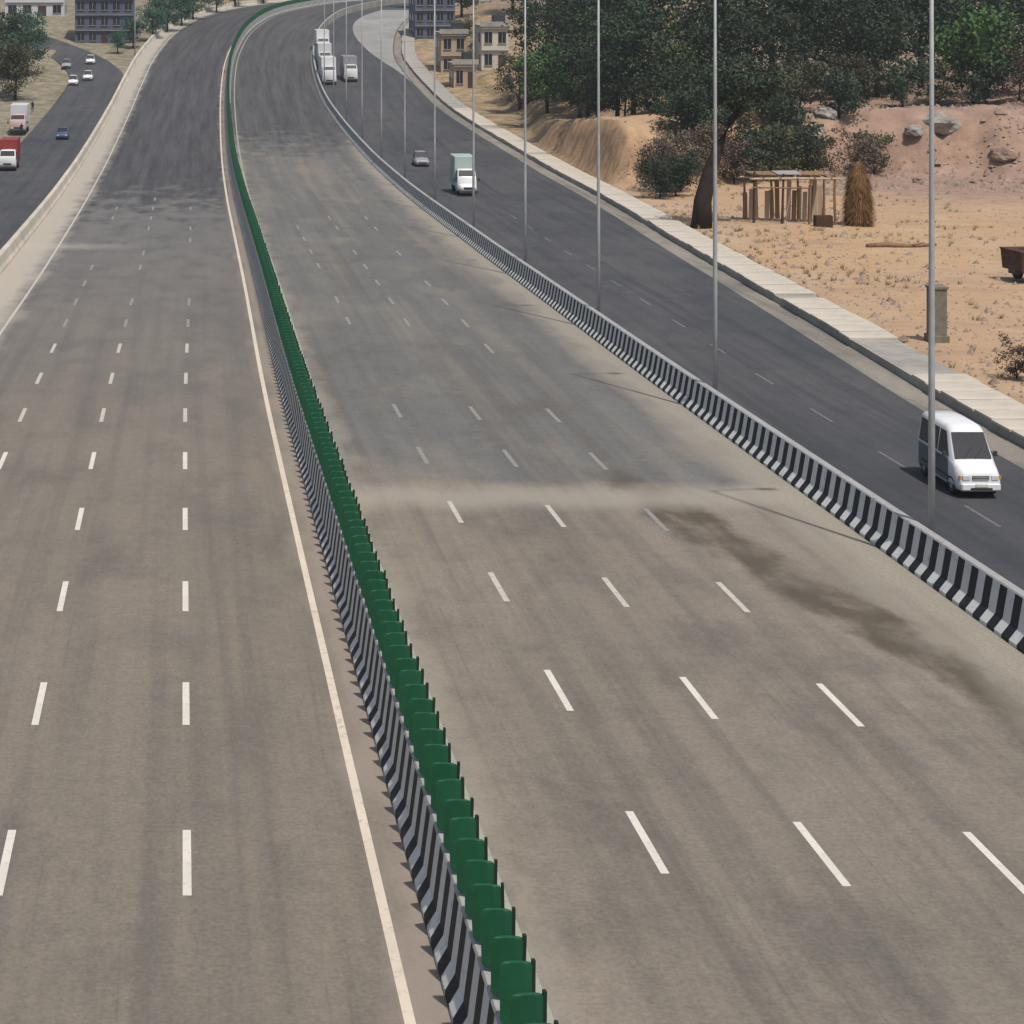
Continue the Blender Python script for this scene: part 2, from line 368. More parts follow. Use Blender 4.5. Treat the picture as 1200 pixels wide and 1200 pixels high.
class MB:
    def __init__(s): s.v = []; s.f = []; s.m = []
    def add(s, vs, fs, m=0):
        b = len(s.v); s.v += [tuple(q) for q in vs]; s.f += [tuple(i+b for i in f) for f in fs]; s.m += [m]*len(fs); return s
    def box(s, c, d, m=0, taper=1.0, bev=0.0):
        x, y, z = c; a, b, h = d[0]/2, d[1]/2, d[2]/2
        if bev <= 0:
            vs = [(x+i*a*(taper if k > 0 else 1), y+j*b*(taper if k > 0 else 1), z+k*h) for k in (-1, 1) for i, j in ((-1, -1), (1, -1), (1, 1), (-1, 1))]
            return s.add(vs, [(3, 2, 1, 0), (4, 5, 6, 7), (0, 1, 5, 4), (1, 2, 6, 5), (2, 3, 7, 6), (3, 0, 4, 7)], m)
        def ring(k, i):
            aa, bb = a-i, b-i
            c8 = [(-aa+bev, -bb), (aa-bev, -bb), (aa, -bb+bev), (aa, bb-bev), (aa-bev, bb), (-aa+bev, bb), (-aa, bb-bev), (-aa, -bb+bev)]
            return [(x+p, y+q, z+k) for p, q in c8]
        rs = [ring(-h, bev*.5), ring(-h+bev*.5, 0), ring(h-bev*.5, 0), ring(h, bev*.5)]
        return s.loft(rs, m)
    def loft(s, rings, m=0, cap=True, closed=True):
        n = len(rings[0]); vs = [p for r in rings for p in r]; fs = []
        for i in range(len(rings)-1):
            for j in range(n if closed else n-1):
                k = (j+1) % n
                fs.append((i*n+j, i*n+k, (i+1)*n+k, (i+1)*n+j))
        if cap: fs += [tuple(range(n))[::-1], tuple((len(rings)-1)*n+j for j in range(n))]
        return s.add(vs, fs, m)
    def tube(s, pts, rad, n=8, m=0):
        pts = [Vector(p) for p in pts]; rings = []
        for i, p in enumerate(pts):
            d = (pts[min(i+1, len(pts)-1)] - pts[max(i-1, 0)]).normalized()
            up = Vector((0, 0, 1)) if abs(d.z) < 0.9 else Vector((1, 0, 0))
            a = d.cross(up).normalized(); b = d.cross(a).normalized()
            r = rad[i] if isinstance(rad, (list, tuple)) else rad
            rings.append([p + a*math.cos(2*math.pi*k/n)*r + b*math.sin(2*math.pi*k/n)*r for k in range(n)])
        return s.loft(rings, m)
    def panel(s, cs, th, m=0):
        """thin slab on four corners, its outer face th in front along the normal"""
        cs = [Vector(c) for c in cs]
        nrm = (cs[1]-cs[0]).cross(cs[2]-cs[0]).normalized()
        vs = [c - nrm*0.02 for c in cs] + [c + nrm*th for c in cs]
        n = len(cs)
        return s.add(vs, [tuple(range(n))[::-1], tuple(range(n, 2*n))] + [(i, (i+1) % n, n+(i+1) % n, n+i) for i in range(n)], m)
    def build(s, name, mats, parent=None, smooth=False, loc=None, rz=None):
        return link(name, mesh(name, s.v, s.f, mats, s.m, smooth=smooth), parent, loc, rz)
    def data(s, name, mats, smooth=False): return mesh(name, s.v, s.f, mats, s.m, smooth=smooth)

def copy_tree(o, parent=None, loc=None, rz=None):
    c = o.copy(); COL.objects.link(c); c.parent = parent
    if loc is not None: c.location = loc
    if rz is not None: c.rotation_euler = (0, 0, rz)
    for ch in list(o.children): copy_tree(ch, c)
    return c

ORD = ['nearest', 'second', 'third', 'fourth', 'fifth', 'sixth', 'seventh', 'eighth', 'ninth', 'tenth', 'eleventh', 'twelfth', 'thirteenth', 'fourteenth', 'fifteenth', 'sixteenth', 'seventeenth', 'eighteenth', 'nineteenth', 'twentieth', 'twenty-first', 'twenty-second', 'twenty-third', 'twenty-fourth', 'twenty-fifth', 'twenty-sixth', 'twenty-seventh', 'twenty-eighth', 'twenty-ninth', 'thirtieth']
ORD += ['thirty-first', 'thirty-second', 'thirty-third', 'thirty-fourth', 'thirty-fifth', 'thirty-sixth', 'thirty-seventh', 'thirty-eighth', 'thirty-ninth', 'fortieth', 'forty-first', 'forty-second']
def nth(i): return 'first' if i == 0 else ORD[i]

# ------------------------------------------------------------------ ground and roads
def yrange(a, b, near=2.0):
    ys = [a]
    while ys[-1] < b: ys.append(min(b, ys[-1] + (near if ys[-1] < 330 else near*1.5)))
    return ys

def strip(name, lo, hi, y0, y1, zf, mats, n=1, dz=0.0, parent=None, kind='structure', near=2.5):
    """a sheet following the road, lo/hi = X edges as functions of Y"""
    ys = yrange(y0, y1, near); vs = []; uv = []; fs = []
    for y in ys:
        a, b = lo(y), hi(y)
        for k in range(n+1):
            x = a + (b-a)*k/n
            vs.append((x, y, zf(y)+dz)); uv.append((x-XM(y), y))
    w = n+1
    for i in range(len(ys)-1):
        for k in range(n): fs.append((i*w+k, i*w+k+1, (i+1)*w+k+1, (i+1)*w+k))
    o = link(name, mesh(name, vs, fs, mats, uv=uv), parent)
    if kind and parent is None: tag(o, kind=kind)
    return o

# terrain: one sheet to the horizon
xs = list(np.arange(-900, -60, 60)) + list(np.arange(-60, 30, 6)) + list(np.arange(30, 125, 0.9)) + list(np.arange(125, 200, 6)) + list(np.arange(200, 1300, 100))
ys = list(np.arange(-25, 90, 4)) + list(np.arange(90, 190, 2.5)) + list(np.arange(190, 245, 1.0)) + list(np.arange(245, 330, 3)) + list(np.arange(330, 660, 10)) + list(np.arange(660, 3200, 120))
vs = [(x, y, ground_z(x, y)) for y in ys for x in xs]
w = len(xs)
fs = [(j*w+i, j*w+i+1, (j+1)*w+i+1, (j+1)*w+i) for j in range(len(ys)-1) for i in range(w-1)]
tag(link('ground', mesh('ground', vs, fs, 'earth', smooth=True)), kind='structure')

YEND = 560
left_cw = strip('left_carriageway', lambda y: XM(y)+OFFL(y), lambda y: XM(y)-0.2, -20, YEND, ZM, 'left_pavement', 4)
right_cw = strip('right_carriageway', lambda y: XM(y)+0.2, lambda y: XM(y)+OFFR(y)+0.2, -20, YEND, ZM, 'right_pavement', 4)
serv = strip('service_road', lambda y: XM(y)+OFFR(y)+0.5, lambda y: XK(y)-1.6, -20, YEND, ZS, 'service_asphalt', 3)
strip('service_road_shoulder', lambda y: XK(y)-1.6, lambda y: XK(y)+0.3, -20, YEND, ZS, 'gravel_shoulder', 2, -0.012)
LB = lambda y: 0.0045*max(0.0, y-335)**2
lserv = strip('service_road_left', lambda y: XM(y)-28.5-LB(y), lambda y: XM(y)+OFFL(y)-0.3-LB(y), 100, 445, ZS, 'service_asphalt', 2)

ZMAIN = ZM
# painted lines: every dash is a piece of its carriageway
def dash(parent, off, y0, ln, wid, mat, name='lane_dash', dz=0.005, ZF=None):
    ZM = ZF or ZMAIN
    n = max(1, int(ln/1.5)); vs = []; fs = []
    yc = y0+ln/2; ox, oz = XM(yc)+off, ZM(yc)
    for i in range(n+1):
        y = y0+ln*i/n
        for s in (-1, 1): vs.append((XM(y)+off+s*wid/2-ox, y-yc, ZM(y)+dz-oz))
    for i in range(n): fs.append((2*i, 2*i+1, 2*i+3, 2*i+2))
    return link(name, mesh(name, vs, fs, mat), parent, (ox, yc, oz))
YA = 36000/960.0 - 1.5          # near end of the first dash that lies wholly in view
for k in range(-1, 18):
    y0 = YA + 9*k
    for off in (-4.87, -8.46, -11.95):
        if k > 9 and rnd.random() < .35: continue
        dash(left_cw, off, y0, 3.0, 0.17, 'white_paint' if k < 5 else ('dusty_paint' if k < 8 else 'ghost_paint'))
for off, sh in ((4.45, 0.95), (7.80, 0.40), (11.12, -0.1)):
    for k in range(-1, 16):
        y0 = YA + sh + 9*k
        if k > 5 and rnd.random() < .3: continue
        dash(right_cw, off, y0, 3.0, 0.17, 'white_paint' if k < 2 else ('dusty_paint' if (k < 3 or (k < 4 and off < 11)) else 'ghost_paint'))
for k in range(-1, 16):
    dash(serv, 23.6+0.012*(9*k), YA+4+9*k, 3.0, 0.14, 'service_paint', ZF=ZS)
def line(parent, off, y0, y1, wid, mat, name='edge_line'):
    o = strip(name, lambda y: XM(y)+off-wid/2, lambda y: XM(y)+off+wid/2, y0, y1, ZM, mat, 1, 0.005, parent, None); return o
line(left_cw, -1.20, -15, 480, 0.19, 'edge_paint')
line(right_cw, 1.12, -15, 480, 0.16, 'faded_paint')
line(left_cw, -15.3, 60, 480, 0.16, 'dusty_paint')

# ------------------------------------------------------------------ barriers
def barrier(name, label, cat, profile, y0, y1, blocks, zref, mats, pick, step=0.47):
    """profile(y) -> list of (x, z, slot); striped block by block"""
    root = thing(name, label, cat, (XM(y0)+blocks, y0, zref(y0)))
    ox, oy, oz = root.location
    vs, fs, mi = [], [], []
    n = int((y1-y0)/step)
    for i in range(n+1):
        y = y0 + i*step
        pr = profile(y)
        vs += [(x-ox, y-oy, z-oz) for x, z, _ in pr]
        if i < n:
            w = len(pr)
            for k in range(w-1):
                fs.append((i*w+k, (i+1)*w+k, (i+1)*w+k+1, i*w+k+1)); mi.append(pick(i, pr[k][2], y))
    w = len(profile(y0)); fs += [tuple(range(w)), tuple(n*w+k for k in range(w))[::-1]]; mi += [0, 0]
    link('barrier_wall', mesh('barrier_wall', vs, fs, mats, mi), root)
    return root

def prof_med(y):
    x, z = XM(y), ZM(y)
    return [(x-.50, z-.05, 0), (x-.50, z+.10, 0), (x-.33, z+.38, 0), (x-.20, z+1.37, 2), (x-.17, z+1.42, 2), (x+.17, z+1.42, 2), (x+.20, z+1.37, 0), (x+.33, z+.38, 0), (x+.50, z+.10, 0), (x+.50, z-.05, 0)]
def pick_bw(i, slot, y):
    if slot == 2: return 2
    return i % 2
med = barrier('median_barrier', 'black and white striped concrete median barrier topped with green anti-glare paddles', 'barrier', prof_med, 20, 520, 0, ZM, ['barrier_white', 'barrier_black', 'barrier_cap'], pick_bw)

def paddle_bm():
    m = MB(); H = 1.0
    prof = [(0.06, .17), (0.14, .235), (0.6, .25), (.93, .25), (.985, .22), (1.0, .17)]
    rings = []
    for z, a in prof: rings.append([(-a, -.012, z*H), (-a*.5, -.035, z*H), (a*.5, -.035, z*H), (a, -.012, z*H), (a, .012, z*H), (a*.5, .03, z*H), (-a*.5, .03, z*H), (-a, .012, z*H)])
    m.loft(rings, 0)
    m.box((0, 0, .075), (.14, .10, .15), 1)
    m.box((0.265, .02, .50), (.055, .075, 1.04), 1); m.box((0, .05, .62), (.48, .03, .05), 1)
    return m
pd = paddle_bm().data('glare_paddle', ['paddle_green', 'paddle_dark'])
mx, my, mz = med.location
rest = MB()
for i in range(540):
    y = 24 + i*0.88
    x, z = XM(y)+.03, ZM(y)+1.415
    hd = math.atan2(-(XM(y+1)-XM(y-1))/2, 1)
    if i < 300:
        o = link('glare_paddle', pd, med, (x-mx, y-my, z-mz), hd + R(rnd.uniform(-9, 9)))
        o.rotation_euler.x = R(rnd.uniform(-2.5, 2.5)); o.rotation_euler.y = R(rnd.uniform(-2, 2))
    elif y < 490:
        rest.box((x-mx, y-my, z-mz+.5), (.43, .06, 1.0), 0)
tag(rest.build('glare_paddle_row', ['paddle_green'], med), kind='stuff')

def prof_r(y):
    x, z, g = XM(y)+OFFR(y), ZM(y), ZS(y)
    return [(x, z-.05, 0), (x, z+.10, 0), (x+.24, z+.40, 0), (x+.38, z+1.21, 2), (x+.41, z+1.25, 2), (x+.66, z+1.25, 2), (x+.69, z+1.21, 3), (x+.70, g-.3, 3)]
def pick_r(i, slot, y):
    if slot == 2: return 2
    if slot == 3: return 3
    return i % 2
barrier('crash_barrier', 'black and white striped crash barrier between right carriageway and service road', 'barrier', prof_r, 14, 520, 17.3, ZM, ['barrier_white', 'barrier_black', 'barrier_cap', 'concrete'], pick_r)
def prof_l(y):
    x, z, g = XM(y)+OFFL(y), ZM(y), ZS(y)
    return [(x-.72, g-.3, 0), (x-.70, z+.95, 1), (x-.66, z+1.0, 1), (x-.32, z+1.0, 1), (x-.28, z+.95, 0), (x-.16, z+.36, 0), (x, z+.10, 0), (x, z-.05, 0)]
barrier('crash_barrier', 'pale unpainted concrete barrier along the far left edge of the highway', 'barrier', prof_l, 90, 520, -18.1, ZM, ['pale_concrete', 'pale_concrete'], lambda i, s, y: s, 2.0)

# raised drain slab footpath, every slab its own piece
fp = MB()
ysf = yrange(-18, 520, 2.2)
def footz(y): return ZS(y)+0.50
rings = []
for y in ysf:
    a = XK(y)
    rings.append([(a+.02, y, ZS(y)-.4), (a+.02, y, footz(y)-.11), (a+2.58, y, footz(y)-.11), (a+2.58, y, ZS(y)-.4)])
fp.loft(rings, 0)
foot = tag(fp.build('footpath', ['concrete']), kind='structure')
for i in range(len(ysf)-1):
    y0, y1 = ysf[i]+.03, ysf[i+1]-.03
    if 93.5 < y0 < 104: continue          # broken gap in the slabs
    if rnd.random() < 0.03: continue
    m = MB(); up = rnd.uniform(-.02, .03); tl = rnd.uniform(-.02, .02); sx = rnd.uniform(-.05, .05)
    yc = (y0+y1)/2; ox, oz = XK(yc), footz(yc)
    top = [[(XK(y)+e+sx-ox, y-yc, footz(y)-oz+up+tl*(1 if e > 1 else -1)-h) for e in (-.04, 2.64)] for y in (y0, y1) for h in (0,)]
    vv = []
    for y in (y0, y1):
        for e in (-.04, 2.64):
            zt = footz(y)-oz+up+(tl if e > 1 else -tl)
            vv += [(XK(y)+e+sx-ox, y-yc, zt-.10), (XK(y)+e+sx-ox, y-yc, zt)]
    m.add(vv, [(1, 3, 7, 5), (0, 4, 6, 2), (0, 1, 5, 4), (2, 6, 7, 3), (0, 2, 3, 1), (4, 5, 7, 6)])
    m.build('slab', ['pale_concrete' if yc < 300 else 'concrete'], foot, loc=(ox, yc, oz))

# ------------------------------------------------------------------ light poles on the barriers
PH = 21.5
def make_pole():
    root = link('street_lamp', None)
    m = MB(); m.box((0, 0, .02), (.42, .42, .04)); m.build('base_plate', ['galvanised'], root)
    m = MB(); m.tube([(0, 0, .02), (0, 0, 7), (0, 0, 14), (0, 0, PH)], [.115, .095, .075, .05], 10); m.build('shaft', ['galvanised'], root, True)
    for s in (1,):
        m = MB(); m.tube([(0, 0, PH-.4), (s*.35, 0, PH+.05), (s*1.1, 0, PH+.35), (s*1.9, 0, PH+.45)], [.05, .045, .04, .035], 6); m.build('arm', ['galvanised'], root, True)
        m = MB(); m.loft([[(s*x, yy*wd, PH+.46+zz*hh) for yy, zz in ((-1, -.3), (-.7, .5), (.7, .5), (1, -.3), (.7, -.6), (-.7, -.6))] for x, wd, hh in ((1.8, .07, .06), (1.95, .15, .12), (2.4, .16, .12), (2.6, .08, .06))])
        lm = m.build('lamp_head', ['lamp_grey'], root)
        g = MB(); g.box((s*2.2, 0, PH+.375), (.36, .2, .03)); g.build('lens', ['lamp_glass'], lm)
    return root
pole = make_pole()
for i in range(12):
    y = 58.8 + 24*i
    o = pole if i == 0 else copy_tree(pole)
    o.location = (XM(y)+OFFR(y)+.95, y, ZS(y)-.02)
    tag(o, ('tall grey lamp post, nearest the camera, rising behind the right striped barrier' if i == 0 else 'tall grey lamp post behind the right striped barrier, %s from the camera' % nth(i)), 'lamp post', 'lamp posts along the right barrier')
for i, y in enumerate((372, 420)):
    o = copy_tree(pole); o.location = (XM(y)+OFFL(y)-1.0, y, ZS(y)-.02)
    tag(o, ('grey lamp post beside the left barrier where the road bends' if i == 0 else 'farther grey lamp post at the left barrier on the bend'), 'lamp post', 'lamp posts along the left barrier')

# ------------------------------------------------------------------ vehicles (front towards -Y, base at z 0)
def wheel(parent, x, y, r, wd):
    m = MB(); pr = [(-wd/2, r*.86), (-wd*.42, r), (wd*.42, r), (wd/2, r*.86)]
    n = 16
    m.loft([[(x+px_, y+pr_*math.cos(2*math.pi*k/n), r+pr_*math.sin(2*math.pi*k/n)) for k in range(n)] for px_, pr_ in pr])
    t_ = m.build('wheel', ['rubber'], parent, True)
    s = 1 if x > 0 else -1
    m = MB(); m.loft([[(x+s*q, y+rr*math.cos(2*math.pi*k/n), r+rr*math.sin(2*math.pi*k/n)) for k in range(n)] for q, rr in ((wd*.3, r*.62), (wd*.53, r*.60), (wd*.46, r*.45), (wd*.56, r*.16))])
    m.build('rim', ['rim_steel'], t_, True)

def ring(y, zb, zt, hw, belt, hwt, r=.12):
    half = [(hw*.80, zb), (hw*.97, zb+.07), (hw, zb+.20), (hw, max(zb+.25, belt)), (hwt, zt-r), (hwt-r*.35, zt-r*.35), (hwt-r, zt-.005), (hwt*.45, zt+.015)]
    return [(x, y, z) for x, z in half] + [(0, y, zt+.02)] + [(-x, y, z) for x, z in half[::-1]]

def make_van(loc, label, paint, side_shade=None, L=3.9, W=1.6, H=2.28, group=None, cat='van', rz=0.0, windows=True):
    root = thing('van' if cat == 'van' else cat, label, cat, loc, rz, group)
    hw, belt = W/2, H*.53
    nb = H*.44      # bonnet height
    R_ = [ring(-.02, .34, nb*.80, hw*.84, nb*.6, hw*.74, .1), ring(.05, .27, nb*.93, hw*.95, nb*.7, hw*.86, .1), ring(.30, .24, nb*1.06, hw, nb*.85, hw*.92, .1),
          ring(.58, .24, nb*1.15, hw, belt*.88, hw*.94, .1), ring(1.28, .24, H-.10, hw, belt, hw*.82, .16), ring(1.6, .24, H, hw, belt, hw*.83, .16),
          ring(L*.75, .24, H+.02, hw, belt, hw*.83, .16), ring(L-.18, .26, H-.05, hw, belt, hw*.81, .16), ring(L, .34, H-.28, hw*.94, belt, hw*.76, .16)]
    m = MB(); m.loft(R_); m.build('body', [paint], root, True)
    def P(i, k): return Vector(R_[i][k])
    # windscreen: between the bonnet ring (3) and the roof ring (4)
    def on(i, j, kx, t): return None
    a, b = R_[3], R_[4]
    def fs_(fx, t): # point on the slanted screen
        zb_, zt_ = a[8][2]-.02, b[8][2]-.06
        x0, x1 = hw*.86, hw*.74
        return Vector((fx*(x0+(x1-x0)*t), .58+(1.28-.58)*t, zb_+(zt_-zb_)*t))
    m = MB(); m.panel([fs_(-1, .10), fs_(1, .10), fs_(1, .90), fs_(-1, .90)], .045); ws = m.build('windscreen', ['glass_dark'], root)
    m = MB(); m.tube([fs_(-.5, .10)+Vector((0, -.06, .05)), fs_(.1, .45)+Vector((0, -.06, .05))], .012, 5); m.tube([fs_(.1, .10)+Vector((0, -.06, .05)), fs_(.65, .42)+Vector((0, -.06, .05))], .012, 5); m.build('wiper', ['trim_black'], ws)
    for s in (-1, 1):
        spans = [(1.22, 1.95), (2.05, 2.85), (2.95, L-.3)]
        for q, (y0, y1) in enumerate(spans):
            def sp(y, t):
                z = belt+.06+(H-.16-.14-belt)*t
                tt = (z-belt)/(H-.16-belt)
                return Vector((s*(hw+(hw*.83-hw)*tt), y, z))
            y0t = y0 + (.22 if q == 0 else 0); y0b = y0-.22 if q == 0 else y0
            cs = [sp(y0b, 0), sp(y1, 0), sp(y1, 1), sp(y0t, 1)]
            if s < 0: cs = cs[::-1]
            m = MB(); m.panel(cs, .012); m.build('side_window', ['glass_dark'], root)
        if side_shade:  # dark panels paint the shade of the van's sides into their colour
            for y0, y1 in ((1.03, 1.98), (2.02, 2.90), (2.94, L-.25)):
                cs = [(s*hw, y0, .42), (s*hw, y1, .42), (s*hw, y1, belt-.03), (s*hw, y0, belt-.03)]
                m = MB(); m.panel(cs if s > 0 else cs[::-1], .008); m.build('shade_panel', [side_shade], root)
        # door seams, handle, rub strip
        m = MB()
        for y in (1.0, 2.0, 2.92): m.box((s*hw*1.0, y, .24+(belt-.24)*.56), (.012, .014, (belt-.24)*.75))
        m.box((s*(hw+.006), L*.5, .62), (.02, L*.72, .06)); m.build('rub_strip', ['trim_black'], root)
        m = MB(); m.box((s*(hw+.02), 1.85, belt-.12), (.03, .16, .035)); m.build('door_handle', ['trim_black'], root)
        m = MB(); m.loft([[(s*(hw+.02), 1.0, belt+.10), (s*(hw+.02), 1.03, belt+.10), (s*(hw+.02), 1.03, belt+.13), (s*(hw+.02), 1.0, belt+.13)], [(s*(hw+.10), .96, belt+.12), (s*(hw+.10), 1.0, belt+.12), (s*(hw+.10), 1.0, belt+.16), (s*(hw+.10), .96, belt+.16)]]); m.box((s*(hw+.16), .96, belt+.16), (.15, .07, .2), bev=.02); m.build('mirror', ['trim_black'], root)
        m = MB(); m.box((s*hw*.66, .0, nb*.74), (.30, .10, .17), bev=.03); h = m.build('headlight', ['lens_clear'], root)
        m = MB(); m.box((s*hw*.93, .05, nb*.73), (.07, .10, .15), bev=.02); m.build('indicator', ['lens_amber'], h)
        wheel(root, s*(hw-.10), .72, .31, .19); wheel(root, s*(hw-.10), L-.75, .31, .19)
        for y in (.72, L-.75):
            m = MB(); n = 12
            m.loft([[(s*(hw-.015+q), y+rr*math.cos(math.pi*k/n), .27+rr*math.sin(math.pi*k/n)) for k in range(n+1)] for q, rr in ((0, .40), (.018, .40), (.018, .335), (0, .335))], closed=False, cap=False); m.build('wheel_arch', ['trim_black'], root)
    m = MB(); m.box((0, -.03, nb*.74), (hw*.78, .04, .13)); g = m.build('grille', ['trim_black'], root)
    m = MB(); m.box((0, -.055, nb*.76), (hw*.74, .02, .022)); m.box((0, -.055, nb*.70), (hw*.74, .02, .022)); m.build('grille_bar', ['rim_steel'], g)
    m = MB(); m.box((0, -.04, .46), (hw*1.82, .16, .24), bev=.05); bp = m.build('front_bumper', [paint], root)
    m = MB(); m.box((0, -.122, .40), (hw*1.0, .02, .09)); m.build('air_intake', ['trim_black'], bp)
    m = MB(); m.box((0, -.128, .53), (.48, .015, .10)); m.build('number_plate', ['barrier_white'], bp)
    m = MB(); m.box((0, L*.5, .235), (hw*1.6, L*.9, .07)); m.build('underbody', ['trim_black'], root)
    return root

zv = ZS(71)
make_van((30.0, 71.0, zv), 'white van with shade-darkened side panels driving towards the camera on the right service road', 'vehicle_white', 'vehicle_side_shade', 4.1, 1.62, 2.45)

def make_truck(loc, label, cabc, boxc, W=2.3, L=6.5, H=3.3, hood=0.0, group=None, rz=0.0):
    root = thing('truck', label, 'truck', loc, rz, group)
    hw = W/2; ch = H*.68
    if hood > 0:
        m = MB(); m.loft([ring(0, .55, .98, hw*.78, .8, hw*.70, .1), ring(.1, .5, 1.12, hw*.84, .9, hw*.74, .1), ring(hood, .5, 1.22, hw*.88, 1.0, hw*.80, .1), ring(hood+.1, .5, 1.2, hw*.88, 1.0, hw*.8, .1)]); m.build('bonnet', [cabc], root, True)
    y = hood
    m = MB(); m.loft([ring(y, .5, ch-.75 if hood else ch-.9, hw*.92, 1.1, hw*.88, .1), ring(y+.08, .45, ch-.7, hw*.96, 1.2, hw*.92, .1), ring(y+.5, .45, ch, hw*.96, 1.25, hw*.86, .14), ring(y+1.6, .45, ch+.02, hw*.96, 1.25, hw*.88, .14)]); cab = m.build('cab', [cabc], root, True)
    z0, z1 = ch-.66, ch-.10
    m = MB(); m.panel([(-hw*.82, y+.11, z0), (hw*.82, y+.11, z0), (hw*.76, y+.44, z1), (-hw*.76, y+.44, z1)], .05); m.build('windscreen', ['glass_dark'], cab)
    for s in (-1, 1):
        cs = [(s*hw*.955, y+.45, 1.3), (s*hw*.955, y+1.35, 1.3), (s*hw*.885, y+1.35, ch-.2), (s*hw*.885, y+.6, ch-.2)]
        m = MB(); m.panel(cs if s > 0 else cs[::-1], .02); m.build('side_window', ['glass_dark'], cab)
        m = MB(); m.box((s*hw*.68, -.02, .86), (.26, .08, .2), bev=.03); m.build('headlight', ['lens_clear'], cab)
        m = MB(); m.tube([(s*hw*.95, y+.4, 1.55), (s*(hw+.2), y+.3, 1.65)], .02, 5); m.box((s*(hw+.22), y+.28, 1.6), (.18, .06, .34)); m.build('mirror', ['trim_black'], cab)
        wheel(root, s*(hw-.2), y+.75, .42, .26); wheel(root, s*(hw-.2), L-1.2, .42, .34)
    m = MB(); m.box((0, -.06, .48), (W*.94, .16, .24), bev=.04); m.build('front_bumper', ['trim_black'], root)
    m = MB(); m.box((0, -.03, .84), (hw*.9, .05, .22)); m.build('grille', ['trim_black'], root)
    m = MB(); m.box((0, L*.5+.4, .62), (W*.5, L-1.2, .2)); m.build('chassis', ['trim_black'], root)
    m = MB(); yb = y+1.72; m.box((0, (yb+L)/2, (.78+H)/2), (W, L-yb, H-.78), bev=.05); bx = m.build('cargo_box', [boxc], root)
    for s in (-1, 1):
        m = MB()
        for q in range(7): m.box((s*(hw+.012), yb+.3+q*(L-yb-.6)/6, (.9+H)/2), (.03, .06, H-1.05))
        m.build('rib', [boxc], bx)
    return root

def make_car(loc, label, paint, L=3.8, W=1.66, H=1.52, group=None, rz=0.0):
    root = thing('car', label, 'car', loc, rz, group); hw = W/2
    m = MB(); m.loft([ring(0, .30, .66, hw*.80, .5, hw*.72, .08), ring(.08, .24, .78, hw*.92, .6, hw*.82, .08), ring(.8, .22, .94, hw, .8, hw*.9, .08), ring(1.05, .22, .98, hw, .82, hw*.92, .08), ring(L-.6, .22, 1.0, hw, .85, hw*.92, .08), ring(L-.06, .28, .95, hw*.94, .8, hw*.86, .08), ring(L, .36, .8, hw*.88, .7, hw*.78, .08)]); body = m.build('body', [paint], root, True)
    m = MB(); m.loft([ring(.95, .8, .99, hw*.9, .9, hw*.86, .06), ring(1.65, .8, H-.03, hw*.93, .98, hw*.72, .1), ring(2.1, .8, H, hw*.93, .98, hw*.73, .1), ring(L-.75, .8, H-.05, hw*.93, .98, hw*.71, .1), ring(L-.15, .8, 1.02, hw*.88, .95, hw*.82, .06)]); m.build('roof', [paint], root, True)
    m = MB(); m.panel([(-hw*.82, 1.02, 1.02), (hw*.82, 1.02, 1.02), (hw*.68, 1.58, H-.08), (-hw*.68, 1.58, H-.08)], .04); m.build('windscreen', ['glass_dark'], root)
    for s in (-1, 1):
        for y0, y1, a in ((1.35, 2.15, .3), (2.22, L-.85, 0)):
            cs = [(s*hw*.93, y0, 1.0), (s*hw*.93, y1, 1.0), (s*hw*.75, y1-.05, H-.1), (s*hw*.75, y0+a, H-.1)]
            m = MB(); m.panel(cs if s > 0 else cs[::-1], .025); m.build('side_window', ['glass_dark'], root)
        m = MB(); m.box((s*hw*.68, .03, .64), (.32, .12, .14), bev=.03); m.build('headlight', ['lens_clear'], root)
        wheel(root, s*(hw-.09), .75, .30, .18); wheel(root, s*(hw-.09), L-.7, .30, .18)
    m = MB(); m.box((0, .0, .46), (hw*1.1, .12, .18), bev=.03); m.build('grille', ['trim_black'], root)
    return root

make_truck((29.9, 196, ZS(196)), 'small white bonneted truck with pale green cargo box on the right service road', 'vehicle_white', 'vehicle_sea', 2.1, 6.0, 3.9, hood=.95)
make_car((29.4, 229, ZS(229)), 'pale grey car behind the small white truck on the right service road', 'vehicle_grey', 3.9, 1.75, 1.75)
make_truck((26.7, 337, ZS(337)), 'white truck leading the far queue against the right barrier', 'vehicle_white', 'vehicle_white', 2.6, 8.5, 4.9)
make_truck((27.6, 358, ZS(358)), 'white truck, second in the far queue against the right barrier', 'vehicle_white', 'plaster_pale', 2.6, 8.5, 5.0)
make_truck((28.9, 380, ZS(380)), 'white truck at the back of the far queue by the right barrier', 'vehicle_white', 'vehicle_white', 2.6, 8.5, 5.0)
make_truck((30.9, 341, ZS(341)), 'white lorry with dark box beside the far queue of trucks', 'vehicle_white', 'vehicle_grey', 2.5, 8.0, 4.6)
make_truck((-20.3, 224, ZS(224)), 'white small truck with red box at the left edge on the left service road', 'vehicle_white', 'vehicle_red', 2.1, 5.6, 3.6)
make_truck((-23.0, 270, ZS(270)), 'pinkish truck behind the white small truck on the left service road', 'vehicle_pink', 'plaster_pale', 2.4, 6.5, 4.0)
CARS = [((-18.9, 336), 'white car lowest in the cluster of cars on the far left road', 'vehicle_white'), ((-16.6, 343), 'white car nearest the left barrier in the far left cluster', 'vehicle_white'), ((-21.5, 360), 'silver car farther back in the cluster on the far left road', 'vehicle_silver'), ((-17.2, 366), 'white car farthest back in the cluster near the left barrier', 'vehicle_white')]
for (x, y), lb, pc in CARS: make_car((x, y, ZS(y)), lb, pc, 4.0, 1.8, 1.8, 'cars on the far left road')
